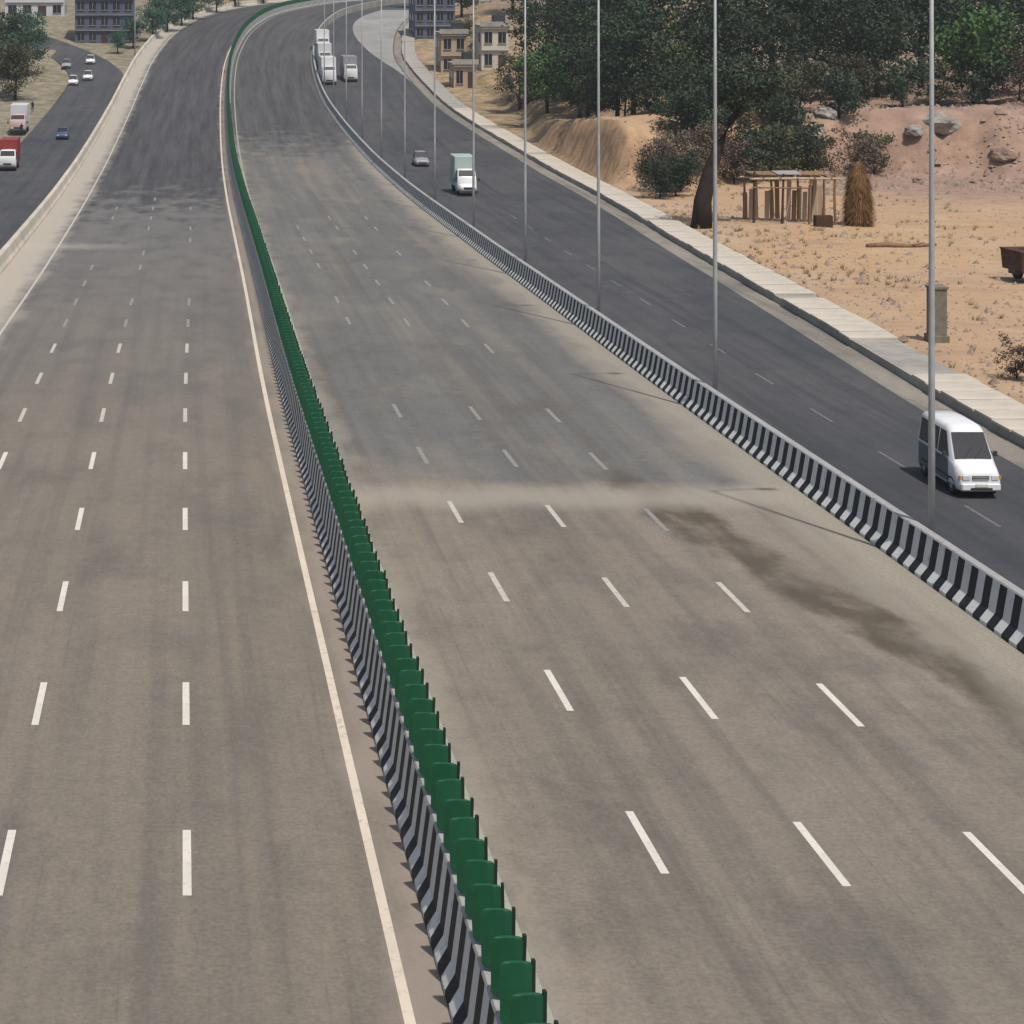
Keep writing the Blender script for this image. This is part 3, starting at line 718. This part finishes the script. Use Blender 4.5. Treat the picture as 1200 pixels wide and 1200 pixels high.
make_car((-16.2, 262, ZS(262)), 'dark blue car alone on the left service road near the pale barrier', 'vehicle_blue', 3.9, 1.7, 1.6)

# ------------------------------------------------------------------ trees
def leaf_quad(V, F, c, s, r):
    a = Vector((r.gauss(0, 1), r.gauss(0, 1), r.gauss(0, 1))).normalized()
    b = a.cross(Vector((r.gauss(0, 1), r.gauss(0, 1), r.gauss(0, 1)))).normalized()
    k = len(V); l_ = s*r.uniform(.8, 1.35); w_ = s*r.uniform(.45, .75)
    V += [c-a*l_*.5, c+b*w_*.5, c+a*l_*.5, c-b*w_*.5]; F.append((k, k+1, k+2, k+3))

def tree_data(seed, H, cr, trunk_h, leafm, leaf=.42, nclump=70, per=42, lean=(0, 0), flat=1.0, barkm='bark', r0=.30):
    r = random.Random(seed)
    tb = MB(); tips = []
    top = Vector((lean[0], lean[1], H*.78))
    pts = [Vector((0, 0, -.4))] + [Vector((lean[0]*t*t, lean[1]*t*t, H*.78*t)) + Vector((r.uniform(-.2, .2), r.uniform(-.2, .2), 0))*t*2 for t in (.2, .4, .6, .8, 1)]
    tb.tube(pts, [r0*1.25, r0, r0*.8, r0*.6, r0*.4, r0*.15], 8)
    for q in range(11):
        t = r.uniform(trunk_h/H*1.1, .95); base = Vector((lean[0]*t*t, lean[1]*t*t, H*.78*t))
        an = q*2.4+r.uniform(-.4, .4); ln = cr*r.uniform(.55, .95)
        d = Vector((math.cos(an), math.sin(an), r.uniform(.25, .8)))
        mid = base + d*ln*.5 + Vector((0, 0, .2)); end = base + d*ln
        rr = r0*.42*(1.15-t*.6)
        tb.tube([base, mid, end], [rr, rr*.6, rr*.15], 5); tips += [mid, end]
        for _ in range(2):
            e2 = mid + Vector((r.uniform(-1, 1), r.uniform(-1, 1), r.uniform(.1, .9)))*ln*.5
            tb.tube([mid, e2], [rr*.45, rr*.1], 4); tips.append(e2)
    V, F = [], []
    cz = (trunk_h+H)/2; hz = (H-trunk_h)/2
    for k in range(nclump):
        if k < len(tips): c = tips[k]
        else:
            while True:
                p = Vector((r.uniform(-1, 1), r.uniform(-1, 1), r.uniform(-1, 1)))
                if .25 < p.length < 1: break
            c = Vector((p.x*cr + lean[0]*.9, p.y*cr + lean[1]*.9, cz + p.z*hz*flat))
            if nz(c.x*.35+seed, c.y*.35, c.z*.35) < -.18: continue
        cs = r.uniform(.55, 1.25)*cr*.26
        for _ in range(int(per*r.uniform(.6, 1.2))):
            d = Vector((r.gauss(0, 1), r.gauss(0, 1), r.gauss(0, .75)))*cs*.62
            leaf_quad(V, F, c+d, leaf, r)
    return tb.data('trunk', [barkm], True), mesh('crown', V, F, leafm)

PROTO = {
 'dark1': tree_data(1, 17, 5.2, 3.0, 'leaf_dark', .5, 110, 60, r0=.34),
 'dark2': tree_data(2, 14.5, 4.6, 2.0, 'leaf_dark', .46, 110, 55, r0=.28),
 'dark3': tree_data(3, 18.5, 4.4, 3.5, 'leaf_dark', .5, 110, 58, r0=.34),
 'green1': tree_data(4, 13, 4.0, 1.6, 'leaf_green', .46, 100, 55, r0=.25),
 'olive1': tree_data(5, 10, 4.0, 1.0, 'leaf_olive', .42, 90, 55, r0=.22),
 'teal1': tree_data(6, 12, 4.6, 2.0, 'leaf_teal', .5, 90, 50, r0=.28),
 'shrub1': tree_data(7, 4.2, 2.5, .2, 'leaf_olive', .30, 60, 50, r0=.10),
 'shrub2': tree_data(8, 4.8, 2.6, .2, 'leaf_dark', .30, 60, 55, r0=.10),
 'dry1': tree_data(9, 4.4, 2.4, .2, 'leaf_dry', .26, 60, 34, r0=.10),
}
def plant(kind, x, y, label, cat='tree', name=None, sc=1.0, rz=None, group=None, z=None, sz=None):
    r = thing(name or {'tree': 'tree', 'shrub': 'shrub'}[cat], label, cat, (x, y, ground_z(x, y) if z is None else z), rnd.uniform(0, 6.28) if rz is None else rz, group)
    r.scale = (sc, sc, sz or sc)
    td, cd = PROTO[kind]
    link('trunk', td, r); link('crown', cd, r)
    return r

rb = random.Random(21)
belt_front, belt_back = [], []
x = 56.0
kinds = ['dark2', 'green1', 'dark1', 'dark2', 'dark3', 'dark1', 'dark2', 'dark3', 'dark1', 'green1', 'dark3', 'dark2', 'dark1', 'dark3']
i = 0
while x < 136:
    belt_front.append((kinds[i % len(kinds)], x, 236+rb.uniform(-4, 8)+0.05*(x-56), rb.uniform(.9, 1.15))); x += rb.uniform(4.8, 6.6); i += 1
x = 60.0
while x < 146:
    belt_back.append((['dark3', 'dark1', 'dark3', 'dark2', 'dark1'][i % 5], x, 258+rb.uniform(-5, 8), rb.uniform(1.0, 1.25))); x += rb.uniform(5.5, 7.0); i += 1
belt_front = [(('green1' if abs(x-94) < 3.0 else k), x, (231 if abs(x-94) < 3.0 else y), (1.25 if abs(x-94) < 3.0 else s)) for k, x, y, s in belt_front]
belt_front.sort(key=lambda q: q[1]/q[2]); belt_back.sort(key=lambda q: q[1]/q[2])
for i, (k, x, y, s) in enumerate(belt_front):
    plant(k, x, y, ('bright green' if k == 'green1' else 'dark leafy') + ' tree on the bank edge, %s from left in the front row' % nth(i), 'tree', sc=s, group='front row of trees on the bank')
for i, (k, x, y, s) in enumerate(belt_back):
    plant(k, x, y, 'tall dark tree behind the bank trees, %s from the left of the back row' % nth(i), 'tree', sc=s, group='back row of trees on the bank')
# trees nearer the road at the left end of the belt
for i, (k, x, y, s) in enumerate(sorted([('dark2', 55.5, 240, .9), ('dark2', 53.2, 252, .85), ('green1', 56.5, 262, 1.1), ('green1', 53.2, 274, .95), ('dark2', 57.5, 280, 1.0), ('olive1', 53.0, 295, .9), ('dark2', 58.5, 302, 1.2), ('dark1', 65, 300, 1.1), ('dark1', 62, 285, 1.1)], key=lambda q: q[2])):
    plant(k, x, y, 'tree of the roadside clump left of the bank, %s from the camera' % nth(i), 'tree', sc=s, group='roadside clump of trees')
# shrubs along the foot and brow of the bank
i = 0
for k, x, y, s in sorted([('shrub2', 48.4, 191, .8), ('shrub2', 50.6, 193, .95), ('dry1', 50.3, 198, 1.15), ('dry1', 52.6, 199, 1.1), ('dry1', 54.6, 205, 1.2), ('dry1', 57.2, 206, 1.1), ('shrub2', 59.5, 212, 1.1), ('shrub1', 62.0, 214, 1.1), ('dry1', 64.5, 214, 1.0), ('shrub1', 67.5, 216, 1.2), ('shrub2', 70.5, 221, 1.2), ('shrub1', 74, 226, 1.3), ('shrub2', 78, 224, 1.2), ('shrub1', 82, 230, 1.3), ('shrub2', 87, 228, 1.2), ('shrub1', 92, 230, 1.2), ('shrub2', 97, 228, 1.3), ('dry1', 101, 228, 1.3), ('shrub2', 106, 229, 1.3), ('shrub1', 111, 229, 1.3), ('shrub2', 57, 226, 1.2), ('shrub2', 54.5, 232, 1.2), ('shrub1', 53.5, 243, 1.0), ('dry1', 52.5, 204, 1.2), ('shrub2', 56, 211, 1.2), ('shrub2', 61, 220, 1.5), ('shrub1', 70, 224, 1.4), ('dry1', 60.3, 206, 1.2), ('shrub2', 63.2, 208, 1.2), ('shrub1', 65.6, 209, 1.25), ('shrub2', 68.6, 212, 1.25), ('shrub1', 71.2, 213, 1.0), ('dry1', 76.5, 214, 1.1), ('shrub1', 79.5, 217, 1.0), ('shrub2', 62, 228, 1.2), ('shrub1', 66.5, 230, 1.2)], key=lambda q: q[1]/q[2]):
    nm = {'dry1': 'dry brown', 'shrub1': 'olive green', 'shrub2': 'dark green'}[k]
    plant(k, x, y, '%s scrub bush on the bank, %s bush from the left' % (nm, nth(i)), 'shrub', sc=s, group='scrub on the bank'); i += 1
plant('shrub1', 42.5, 91.5, 'olive green shrub at the right edge beside the footpath above the van', 'shrub', sc=.62)
plant('dry1', 41.3, 93.5, 'low dry brown bush beside the green shrub by the footpath', 'shrub', sc=.42)
plant('shrub1', 96, 200, 'small olive bush at the foot of the pinkish earth slope, right edge', 'shrub', sc=.7)

# leaning tree by the footpath
td, cd = tree_data(31, 15.0, 3.6, 11.0, 'leaf_dark', .36, 80, 50, lean=(4.8, 1.0), flat=.8, r0=.78)
lt = thing('leaning_tree', 'dark thick-trunked tree leaning right beside the footpath and the wooden stall', 'tree', (45.3, 164.5, ground_z(45.3, 164.5)))
link('trunk', td, lt); link('crown', cd, lt)

# left side trees
for i, (k, x, y, s) in enumerate(sorted([('olive1', -27.5, 318, 1.0), ('teal1', -31.5, 322, 1.0), ('dark2', -31, 345, .95), ('dark2', -37, 350, 1.0), ('teal1', -28.2, 352, .8), ('teal1', -30.5, 378, .8)], key=lambda q: q[2])):
    plant(k, x, y, 'tree of the clump at the left edge beyond the service road, %s from the camera' % nth(i), 'tree', sc=s, group='trees left of the left service road')
for i, (k, x, y, s) in enumerate(sorted([('teal1', -12.5, 384, .42), ('teal1', -9.5, 392, .55), ('teal1', -5.6, 402, .7), ('teal1', -2.6, 413, .75), ('teal1', 0.5, 424, .75), ('teal1', 3.2, 436, .8), ('dark2', -3.5, 445, .9), ('teal1', 9, 456, .8), ('dark2', 14, 478, .9), ('teal1', 22, 496, .9), ('dark2', 34, 525, 1.0), ('teal1', 46, 548, 1.0), ('dark2', -14, 480, 1.1)], key=lambda q: q[2])):
    plant(k, x, y, 'hazy bluish green tree on the outside of the bend, %s from the camera' % nth(i), 'tree', sc=s, group='trees outside the bend')
for i, (k, x, y, s) in enumerate(sorted([('dark2', 64, 430, 1.0), ('olive1', 56, 372, .7), ('dark1', 74, 420, 1.0), ('dark2', 84, 410, 1.0), ('dark1', 92, 460, 1.2), ('dark3', 110, 470, 1.2), ('dark1', 60, 480, .9)], key=lambda q: q[1]/q[2])):
    plant(k, x, y, 'distant dark tree behind the houses on the right, %s from the left' % nth(i), 'tree', sc=s, group='distant trees on the right')

# ------------------------------------------------------------------ buildings far away
def building(name, label, x0, x1, y0, y1, H, wallm, floors, cols, base_z=None, roofm='concrete', flat=True, shop=False):
    xc, yc = (x0+x1)/2, (y0+y1)/2
    z = ground_z(xc, y0)-.3 if base_z is None else base_z
    root = thing(name, label, 'building', (xc, y0, z)); W, D = x1-x0, y1-y0
    m = MB(); m.box((0, D/2, H/2), (W, D, H)); m.build('wall', [wallm], root)
    m = MB(); m.box((0, D/2, H+.15), (W+.6, D+.6, .3)); m.box((0, -.15, H+.6), (W+.6, .2, .6)); m.build('roof', [roofm], root)
    fh = H/floors
    for f in range(floors):
        m = MB(); m.box((0, -.22, f*fh+fh*.92), (W*.98, .44, .10)); m.build('ledge', [roofm], root)
        for c in range(cols):
            xx = -W/2 + W*(c+.5)/cols
            ww = W/cols*.55; hh = fh*.5
            if f == 0 and c == cols//2:
                m = MB(); m.box((xx, -.03, fh*.36), (ww, .1, fh*.70)); m.build('door', ['dark_wood'], root); continue
            m = MB(); m.box((xx, -.02, f*fh+fh*.5), (ww, .08, hh)); wd = m.build('window', ['glass_dark'], root)
            m = MB(); m.box((xx, -.07, f*fh+fh*.5), (.07, .06, hh)); m.box((xx, -.10, f*fh+fh*.5-hh/2-.06), (ww+.2, .2, .1)); m.build('frame', [roofm], wd)
    for s in (-1, 1):
        for q in range(2):
            yy = D*(.3+.4*q)
            for f in range(floors):
                m = MB(); m.box((s*(W/2+.02), yy, f*fh+fh*.5), (.08, D*.16, fh*.45)); m.build('window', ['glass_dark'], root)
    m = MB(); m.box((W*.25, D*.5, H+1.2), (2.2, 2.2, 1.8), bev=.1); m.build('water_tank', ['trim_black'], root)
    return root
building('office_building', 'dark blue grey block at the top left beyond the left service road', -22.0, -9.5, 400, 412, 13.0, 'plaster_blue', 4, 5)
building('apartment_building', 'pale hazy block left of the dark blue block at the top left', -41, -27, 446, 458, 11.0, 'plaster_pale', 3, 4)
building('roadside_house', 'low cream house among the trees at the left edge', -41.0, -33.5, 368, 376, 4.6, 'plaster_cream', 1, 3)
building('office_building', 'dark blue grey building on the right above the far trucks', 50.0, 58.5, 402, 413, 10.0, 'plaster_blue', 3, 4)
building('roadside_house', 'tan plastered two storey house by the right footpath', 48.6, 53.4, 352, 360, 7.5, 'plaster_tan', 2, 2)
building('roadside_house', 'low tan house in front of the two storey house on the right', 47.8, 51.8, 330, 336, 4.4, 'plaster_tan', 1, 2)
building('roadside_house', 'cream house between the tan house and the right tree clump', 55, 60, 345, 353, 8.0, 'plaster_cream', 2, 2)

# pale dusty lay-by past the trucks
strip('dusty_lay_by', lambda y: XK(y)-1.9-11*sstep(340, 440, y), lambda y: XK(y)-1.8, 342, 470, ZS, 'dusty_ground', 2, .008)

# ------------------------------------------------------------------ roadside plot: stall, straw, pillar, trailer, boulders
def G(x, y): return ground_z(x, y)
st = thing('wooden_stall', 'open wooden pole stall with pale top rail on the sandy plot beside the leaning tree', 'stall', (50.6, 167, G(54, 167)))
rs = random.Random(5)
for i, (px_, py_, h) in enumerate([(0, 0, 4.6), (2.5, 0, 4.4), (4.9, 0, 4.3), (7.2, 0, 4.9), (0, 3, 4.3), (2.5, 3, 4.2), (4.9, 3, 4.2), (7.2, 3, 4.5)]):
    m = MB(); m.tube([(px_, py_, -.5), (px_+rs.uniform(-.1, .1), py_, h*.5), (px_+rs.uniform(-.15, .15), py_, h)], [.13, .11, .09], 7); m.build('post', ['dark_wood' if i in (0, 1) else 'wood'], st)
for k, (z, y) in enumerate([(3.95, 0), (3.8, 3)]):
    m = MB(); m.tube([(-.4, y-.12, z), (3.6, y-.12, z+.05), (7.6, y-.12, z+.02)], [.10, .11, .09], 7); m.build('rail', ['pale_wood'], st)
m = MB(); m.tube([(-.2, -.1, 3.2), (4.9, -.1, 3.15)], .07, 6); m.build('rail', ['wood'], st)
for k in range(15):
    xx = .2 + k*.48
    h = rs.uniform(2.4, 3.6)
    if k in (3, 7): continue
    m = MB(); m.box((xx, 3.12, h/2), (.40, .05, h)); o = m.build('plank', ['plaster_tan' if k % 3 else 'wood'], st); o.rotation_euler.y = R(rs.uniform(-2, 2))
for k in range(5):
    m = MB(); m.box((.8+k*1.5, 1.5, 4.02+.02*(k % 2)), (.12, 3.6, .1)); m.build('roof_pole', ['wood'], st)
for k in range(3):
    m = MB(); m.box((1.2+k*2.3, 2.2, 4.12+.05*(k % 2)), (2.2, 1.9, .06)); o = m.build('roof_sheet', ['roof_sheet' if k == 1 else 'wood'], st); o.rotation_euler.x = R(4)
m = MB(); m.box((5.2, .3, .5), (1.5, .8, 1.0), bev=.06); cr = m.build('crate', ['dark_wood']); cr.location = (51.0, 165.2, G(56, 165.5)); tag(cr, 'dark wooden box standing in front of the pole stall', 'box')

ss = thing('straw_stack', 'tall orange brown straw stack right of the wooden stall', 'straw stack', (59.8, 167, G(59.8, 167)))
m = MB(); rings = []
for z, r_ in [(-.3, 1.0), (.6, 1.12), (1.8, 1.12), (3.0, 1.0), (4.0, .85), (4.8, .6), (5.4, .3), (5.7, .05)]:
    rings.append([((r_*(1+.12*nz(a*1.3, z*.6, 3)))*math.cos(a), (r_*(1+.12*nz(a*1.3, z*.6, 3)))*math.sin(a), z) for a in [2*math.pi*k/22 for k in range(22)]])
m.loft(rings); m.build('straw_body', ['straw'], ss, True)
V, F = [], []
for _ in range(2600):
    z = rs.uniform(0, 5.6); r_ = np.interp(z, [0, 1.8, 3, 4, 4.8, 5.7], [1.12, 1.12, 1.0, .85, .6, .1]); a = rs.uniform(0, 6.283)
    p = Vector((r_*math.cos(a), r_*math.sin(a), z)); d = Vector((math.cos(a)*.5+rs.gauss(0, .4), math.sin(a)*.5+rs.gauss(0, .4), -1.2)).normalized()
    s_ = d.cross(Vector((math.cos(a), math.sin(a), 0))).normalized()*.03; k = len(V); l_ = rs.uniform(.3, .7)
    V += [p-s_, p+s_, p+d*l_+s_*.3+Vector((math.cos(a), math.sin(a), 0))*.15, p+d*l_-s_*.3+Vector((math.cos(a), math.sin(a), 0))*.15]; F.append((k, k+1, k+2, k+3))
tag(link('straw_stalks', mesh('straw_stalks', V, F, 'straw'), ss), kind='stuff')
m = MB(); m.tube([(0, 0, 5.2), (.1, 0, 6.6)], [.06, .03], 6); m.build('pole', ['dark_wood'], ss)

pl = thing('concrete_pillar', 'weathered square concrete pillar standing alone on the sandy plot', 'pillar', (41.95, 105, G(41.95, 105)))
m = MB(); m.box((0, 0, .15), (1.05, 1.05, .5), bev=.05); m.build('plinth', ['pillar_concrete'], pl)
m = MB(); m.box((0, 0, 1.65), (.84, .84, 2.6), bev=.05); m.build('shaft', ['pillar_concrete'], pl)
m = MB(); m.box((0, 0, 3.02), (.96, .96, .16), bev=.05); m.build('cap', ['pillar_concrete'], pl)

tr = thing('trailer', 'dark rusty tipping trailer with red frame at the right edge of the sandy plot', 'trailer', (57.3, 128.5, G(58, 128.5)), R(8))
m = MB()
for z0, a in ((.75, 0), (2.1, .1)): pass
m.box((1.6, 1.3, 1.45), (3.4, 2.4, 1.3), 0, 1.06); tub = m.build('tub', ['rust'], tr)
for k in range(5):
    m = MB(); m.box((.15+k*.72, .05, 1.45), (.09, .12, 1.34)); m.build('rib', ['rust'], tub)
m = MB(); m.box((1.6, 1.3, 2.15), (3.7, 2.65, .1)); m.box((1.6, 1.3, .7), (3.2, .9, .2)); m.build('chassis', ['rust'], tr)
m = MB(); m.box((.05, 1.3, 1.2), (.35, .9, 1.3)); m.build('end_plate', ['trim_black'], tr)
for s in (.3, 2.3):
    for x_ in (.9, 2.4): wheel(tr, x_, s, .5, .3)
m = MB(); m.tube([(.95, .4, 2.1), (.95, .4, 4.6)], .12, 8); m.tube([(2.6, .4, 2.1), (2.6, .4, 4.6)], .12, 8); m.tube([(.8, .4, 4.55), (2.8, .4, 4.55)], .12, 8); m.build('frame', ['red_rust'], tr)

def rock_data(seed, mat):
    bm = bmesh.new(); bmesh.ops.create_icosphere(bm, subdivisions=3, radius=1)
    for v in bm.verts:
        d = v.co.normalized(); n = nz(d.x*1.4+seed, d.y*1.4, d.z*1.4)*.38 + nz(d.x*4+seed, d.y*4, d.z*4)*.12
        v.co = d*(1+n); v.co.z *= .72
    me = bpy.data.meshes.new('boulder'); bm.to_mesh(me); bm.free(); me.materials.append(M[mat]); return me
RK = [rock_data(s, k) for s, k in ((1, 'boulder_grey'), (5, 'boulder_pink'), (9, 'boulder_grey'), (14, 'boulder_pink'))]
BL = [(0, 73.5, 221, 2.4, 'large pale grey boulder on the bank above the wooden stall'), (2, 76, 223, 1.3, 'smaller grey boulder right of the large pale boulder on the bank'), (0, 88.5, 221, 2.2, 'large grey boulder on the brow of the pinkish slope'), (2, 85, 219, 1.2, 'small grey boulder left of the large one on the brow'),
      (1, 93, 214, 1.5, 'pinkish boulder high on the earth slope near the right edge'), (3, 98, 210, 1.6, 'pinkish boulder at the far right of the earth slope'), (1, 82, 209, 1.2, 'pinkish boulder low on the left part of the earth slope'), (3, 87.5, 207, 1.0, 'small pinkish boulder low in the middle of the earth slope'), (1, 103, 214, 1.6, 'pinkish boulder on the slope beyond the right edge'), (3, 92, 205, .8, 'small pinkish rock at the foot of the earth slope')]
for k, x, y, s, lb in BL:
    o = link('boulder', RK[k], None, (x, y, G(x, y)+s*.02), rnd.uniform(0, 6)); o.scale = (s*1.1, s*.95, s*.85)
    tag(o, lb, 'boulder', 'boulders on the bank')

# low log barrier on the sandy plot
lg = MB(); lg.tube([(0, 0, .16), (1.6, .25, .24), (3.4, -.1, .18), (5.6, .3, .26)], [.2, .23, .17, .11], 8); lg.tube([(3.4, -.1, .18), (4.3, -.7, .55)], [.09, .04], 6); o = lg.build('log', ['wood'], None, True, (54.4, 150, G(57, 150)-.05)); tag(o, 'long brown log lying on the sandy plot below the straw stack', 'log')

# rubble, pebbles and dry tufts on the plot (uncountable)
V, F = [], []; rp = random.Random(3)
for _ in range(5200):
    y = rp.uniform(60, 222); k = XK(y)+2.9
    x = k + abs(rp.gauss(0, 1))*14 if rp.random() < .75 else rp.uniform(70, 110)
    if y > 185 and x < 70: continue
    s = rp.uniform(.04, .16) if rp.random() < .93 else rp.uniform(.2, .42)
    c = Vector((x, y, G(x, y)+s*.2)); b = len(V)
    a0 = rp.uniform(0, 6)
    for q in range(5): V.append(c + Vector((math.cos(a0+q*1.257)*s*rp.uniform(.7, 1.2), math.sin(a0+q*1.257)*s*rp.uniform(.7, 1.2), -s*.3)))
    V.append(c + Vector((rp.uniform(-.3, .3)*s, rp.uniform(-.3, .3)*s, s*rp.uniform(.5, .9))))
    F += [(b+q, b+(q+1) % 5, b+5) for q in range(5)]
for _ in range(3600):
    x = rp.uniform(66, 118); y = rp.uniform(194, 228); s = rp.uniform(.10, .34) if rp.random() < .9 else rp.uniform(.35, .8)
    if nz(x*.12, y*.12, 7) < -.12: continue
    c = Vector((x, y, G(x, y)+s*.1)); b = len(V); a0 = rp.uniform(0, 6)
    for q in range(5): V.append(c + Vector((math.cos(a0+q*1.257)*s*rp.uniform(.7, 1.2), math.sin(a0+q*1.257)*s*rp.uniform(.7, 1.2), -s*.4)))
    V.append(c + Vector((rp.uniform(-.3, .3)*s, rp.uniform(-.3, .3)*s, s*rp.uniform(.4, .8))))
    F += [(b+q, b+(q+1) % 5, b+5) for q in range(5)]
tag(link('pebbles', mesh('pebbles', V, F, 'pebble')), 'loose stones and pebbles strewn over the sandy plot', 'pebbles', kind='stuff')
V, F = [], []
for _ in range(900):
    y = rp.uniform(60, 215); x = XK(y)+2.9 + abs(rp.gauss(0, 1))*16
    if nz(x*.08, y*.08, 4) < .02: continue
    z = G(x, y)
    for q in range(16):
        a = rp.uniform(0, 6.283); h = rp.uniform(.15, .5); d = Vector((math.cos(a), math.sin(a), 0)); p = Vector((x, y, z)) + d*rp.uniform(0, .2)
        s_ = Vector((-d.y, d.x, 0))*.02; b = len(V)
        V += [p-s_, p+s_, p+d*h*.5+Vector((0, 0, h))]; F.append((b, b+1, b+2))
tag(link('dry_grass', mesh('dry_grass', V, F, 'dry_grass')), 'tufts of dry grass on the sandy plot', 'grass', kind='stuff')

# ------------------------------------------------------------------ two far figures on the left road edge
def person(loc, label, rz):
    j = {'pel': (0, 0, .95), 'che': (0, 0, 1.32), 'nec': (0, 0, 1.5), 'hea': (0, -.02, 1.66), 'top': (0, -.01, 1.74)}
    P = [(0, 0, .95), (0, 0, 1.15), (0, 0, 1.36), (0, 0, 1.50), (0, -.02, 1.60), (0, -.01, 1.72)]
    Rr = [.15, .14, .17, .06, .095, .08]; E = [(0, 1), (1, 2), (2, 3), (3, 4), (4, 5)]
    for s in (-1, 1):
        b = len(P); P += [(s*.2, 0, 1.40), (s*.25, .02, 1.12), (s*.25, -.08, .88), (s*.25, -.1, .80)]; Rr += [.07, .05, .04, .035]; E += [(2, b), (b, b+1), (b+1, b+2), (b+2, b+3)]
        b = len(P); P += [(s*.10, 0, .85), (s*.12, -.03, .48), (s*.12, 0, .09), (s*.12, -.15, .05)]; Rr += [.10, .065, .05, .045]; E += [(0, b), (b, b+1), (b+1, b+2), (b+2, b+3)]
    me = bpy.data.meshes.new('person'); me.from_pydata(P, E, []); me.materials.append(M['cloth_dark'])
    o = link('person', me, None, loc, rz)
    sk = o.modifiers.new('skin', 'SKIN'); 
    for i, v in enumerate(me.skin_vertices[0].data): v.radius = (Rr[i], Rr[i]*.8); v.use_root = (i == 0)
    o.modifiers.new('sub', 'SUBSURF').levels = 1; o.modifiers['sub'].render_levels = 2
    tag(o, label, 'person')
    return o
person((-22.3, 268, ZS(268)), 'person in dark clothes standing by the pinkish truck on the left road', .4)
person((-23.2, 300, ZS(300)), 'person in dark clothes standing farther back on the left road', -.5)

# ------------------------------------------------------------------ haze
hz = MB(); hz.box((200, 1590, 16), (2240, 3260, 60))
t = bpy.data.materials.new('haze_air'); t.use_nodes = True; t.node_tree.nodes.clear()
vo = t.node_tree.nodes.new('ShaderNodeOutputMaterial'); pv = t.node_tree.nodes.new('ShaderNodeVolumePrincipled')
pv.inputs['Color'].default_value = (0.86, 0.91, 0.95, 1); pv.inputs['Density'].default_value = 0.0002; pv.inputs['Anisotropy'].default_value = 0.2
t.node_tree.links.new(pv.outputs[0], vo.inputs['Volume']); M['haze_air'] = t
tag(hz.build('haze', ['haze_air']), 'thin pale haze over the whole valley', 'haze', kind='stuff')
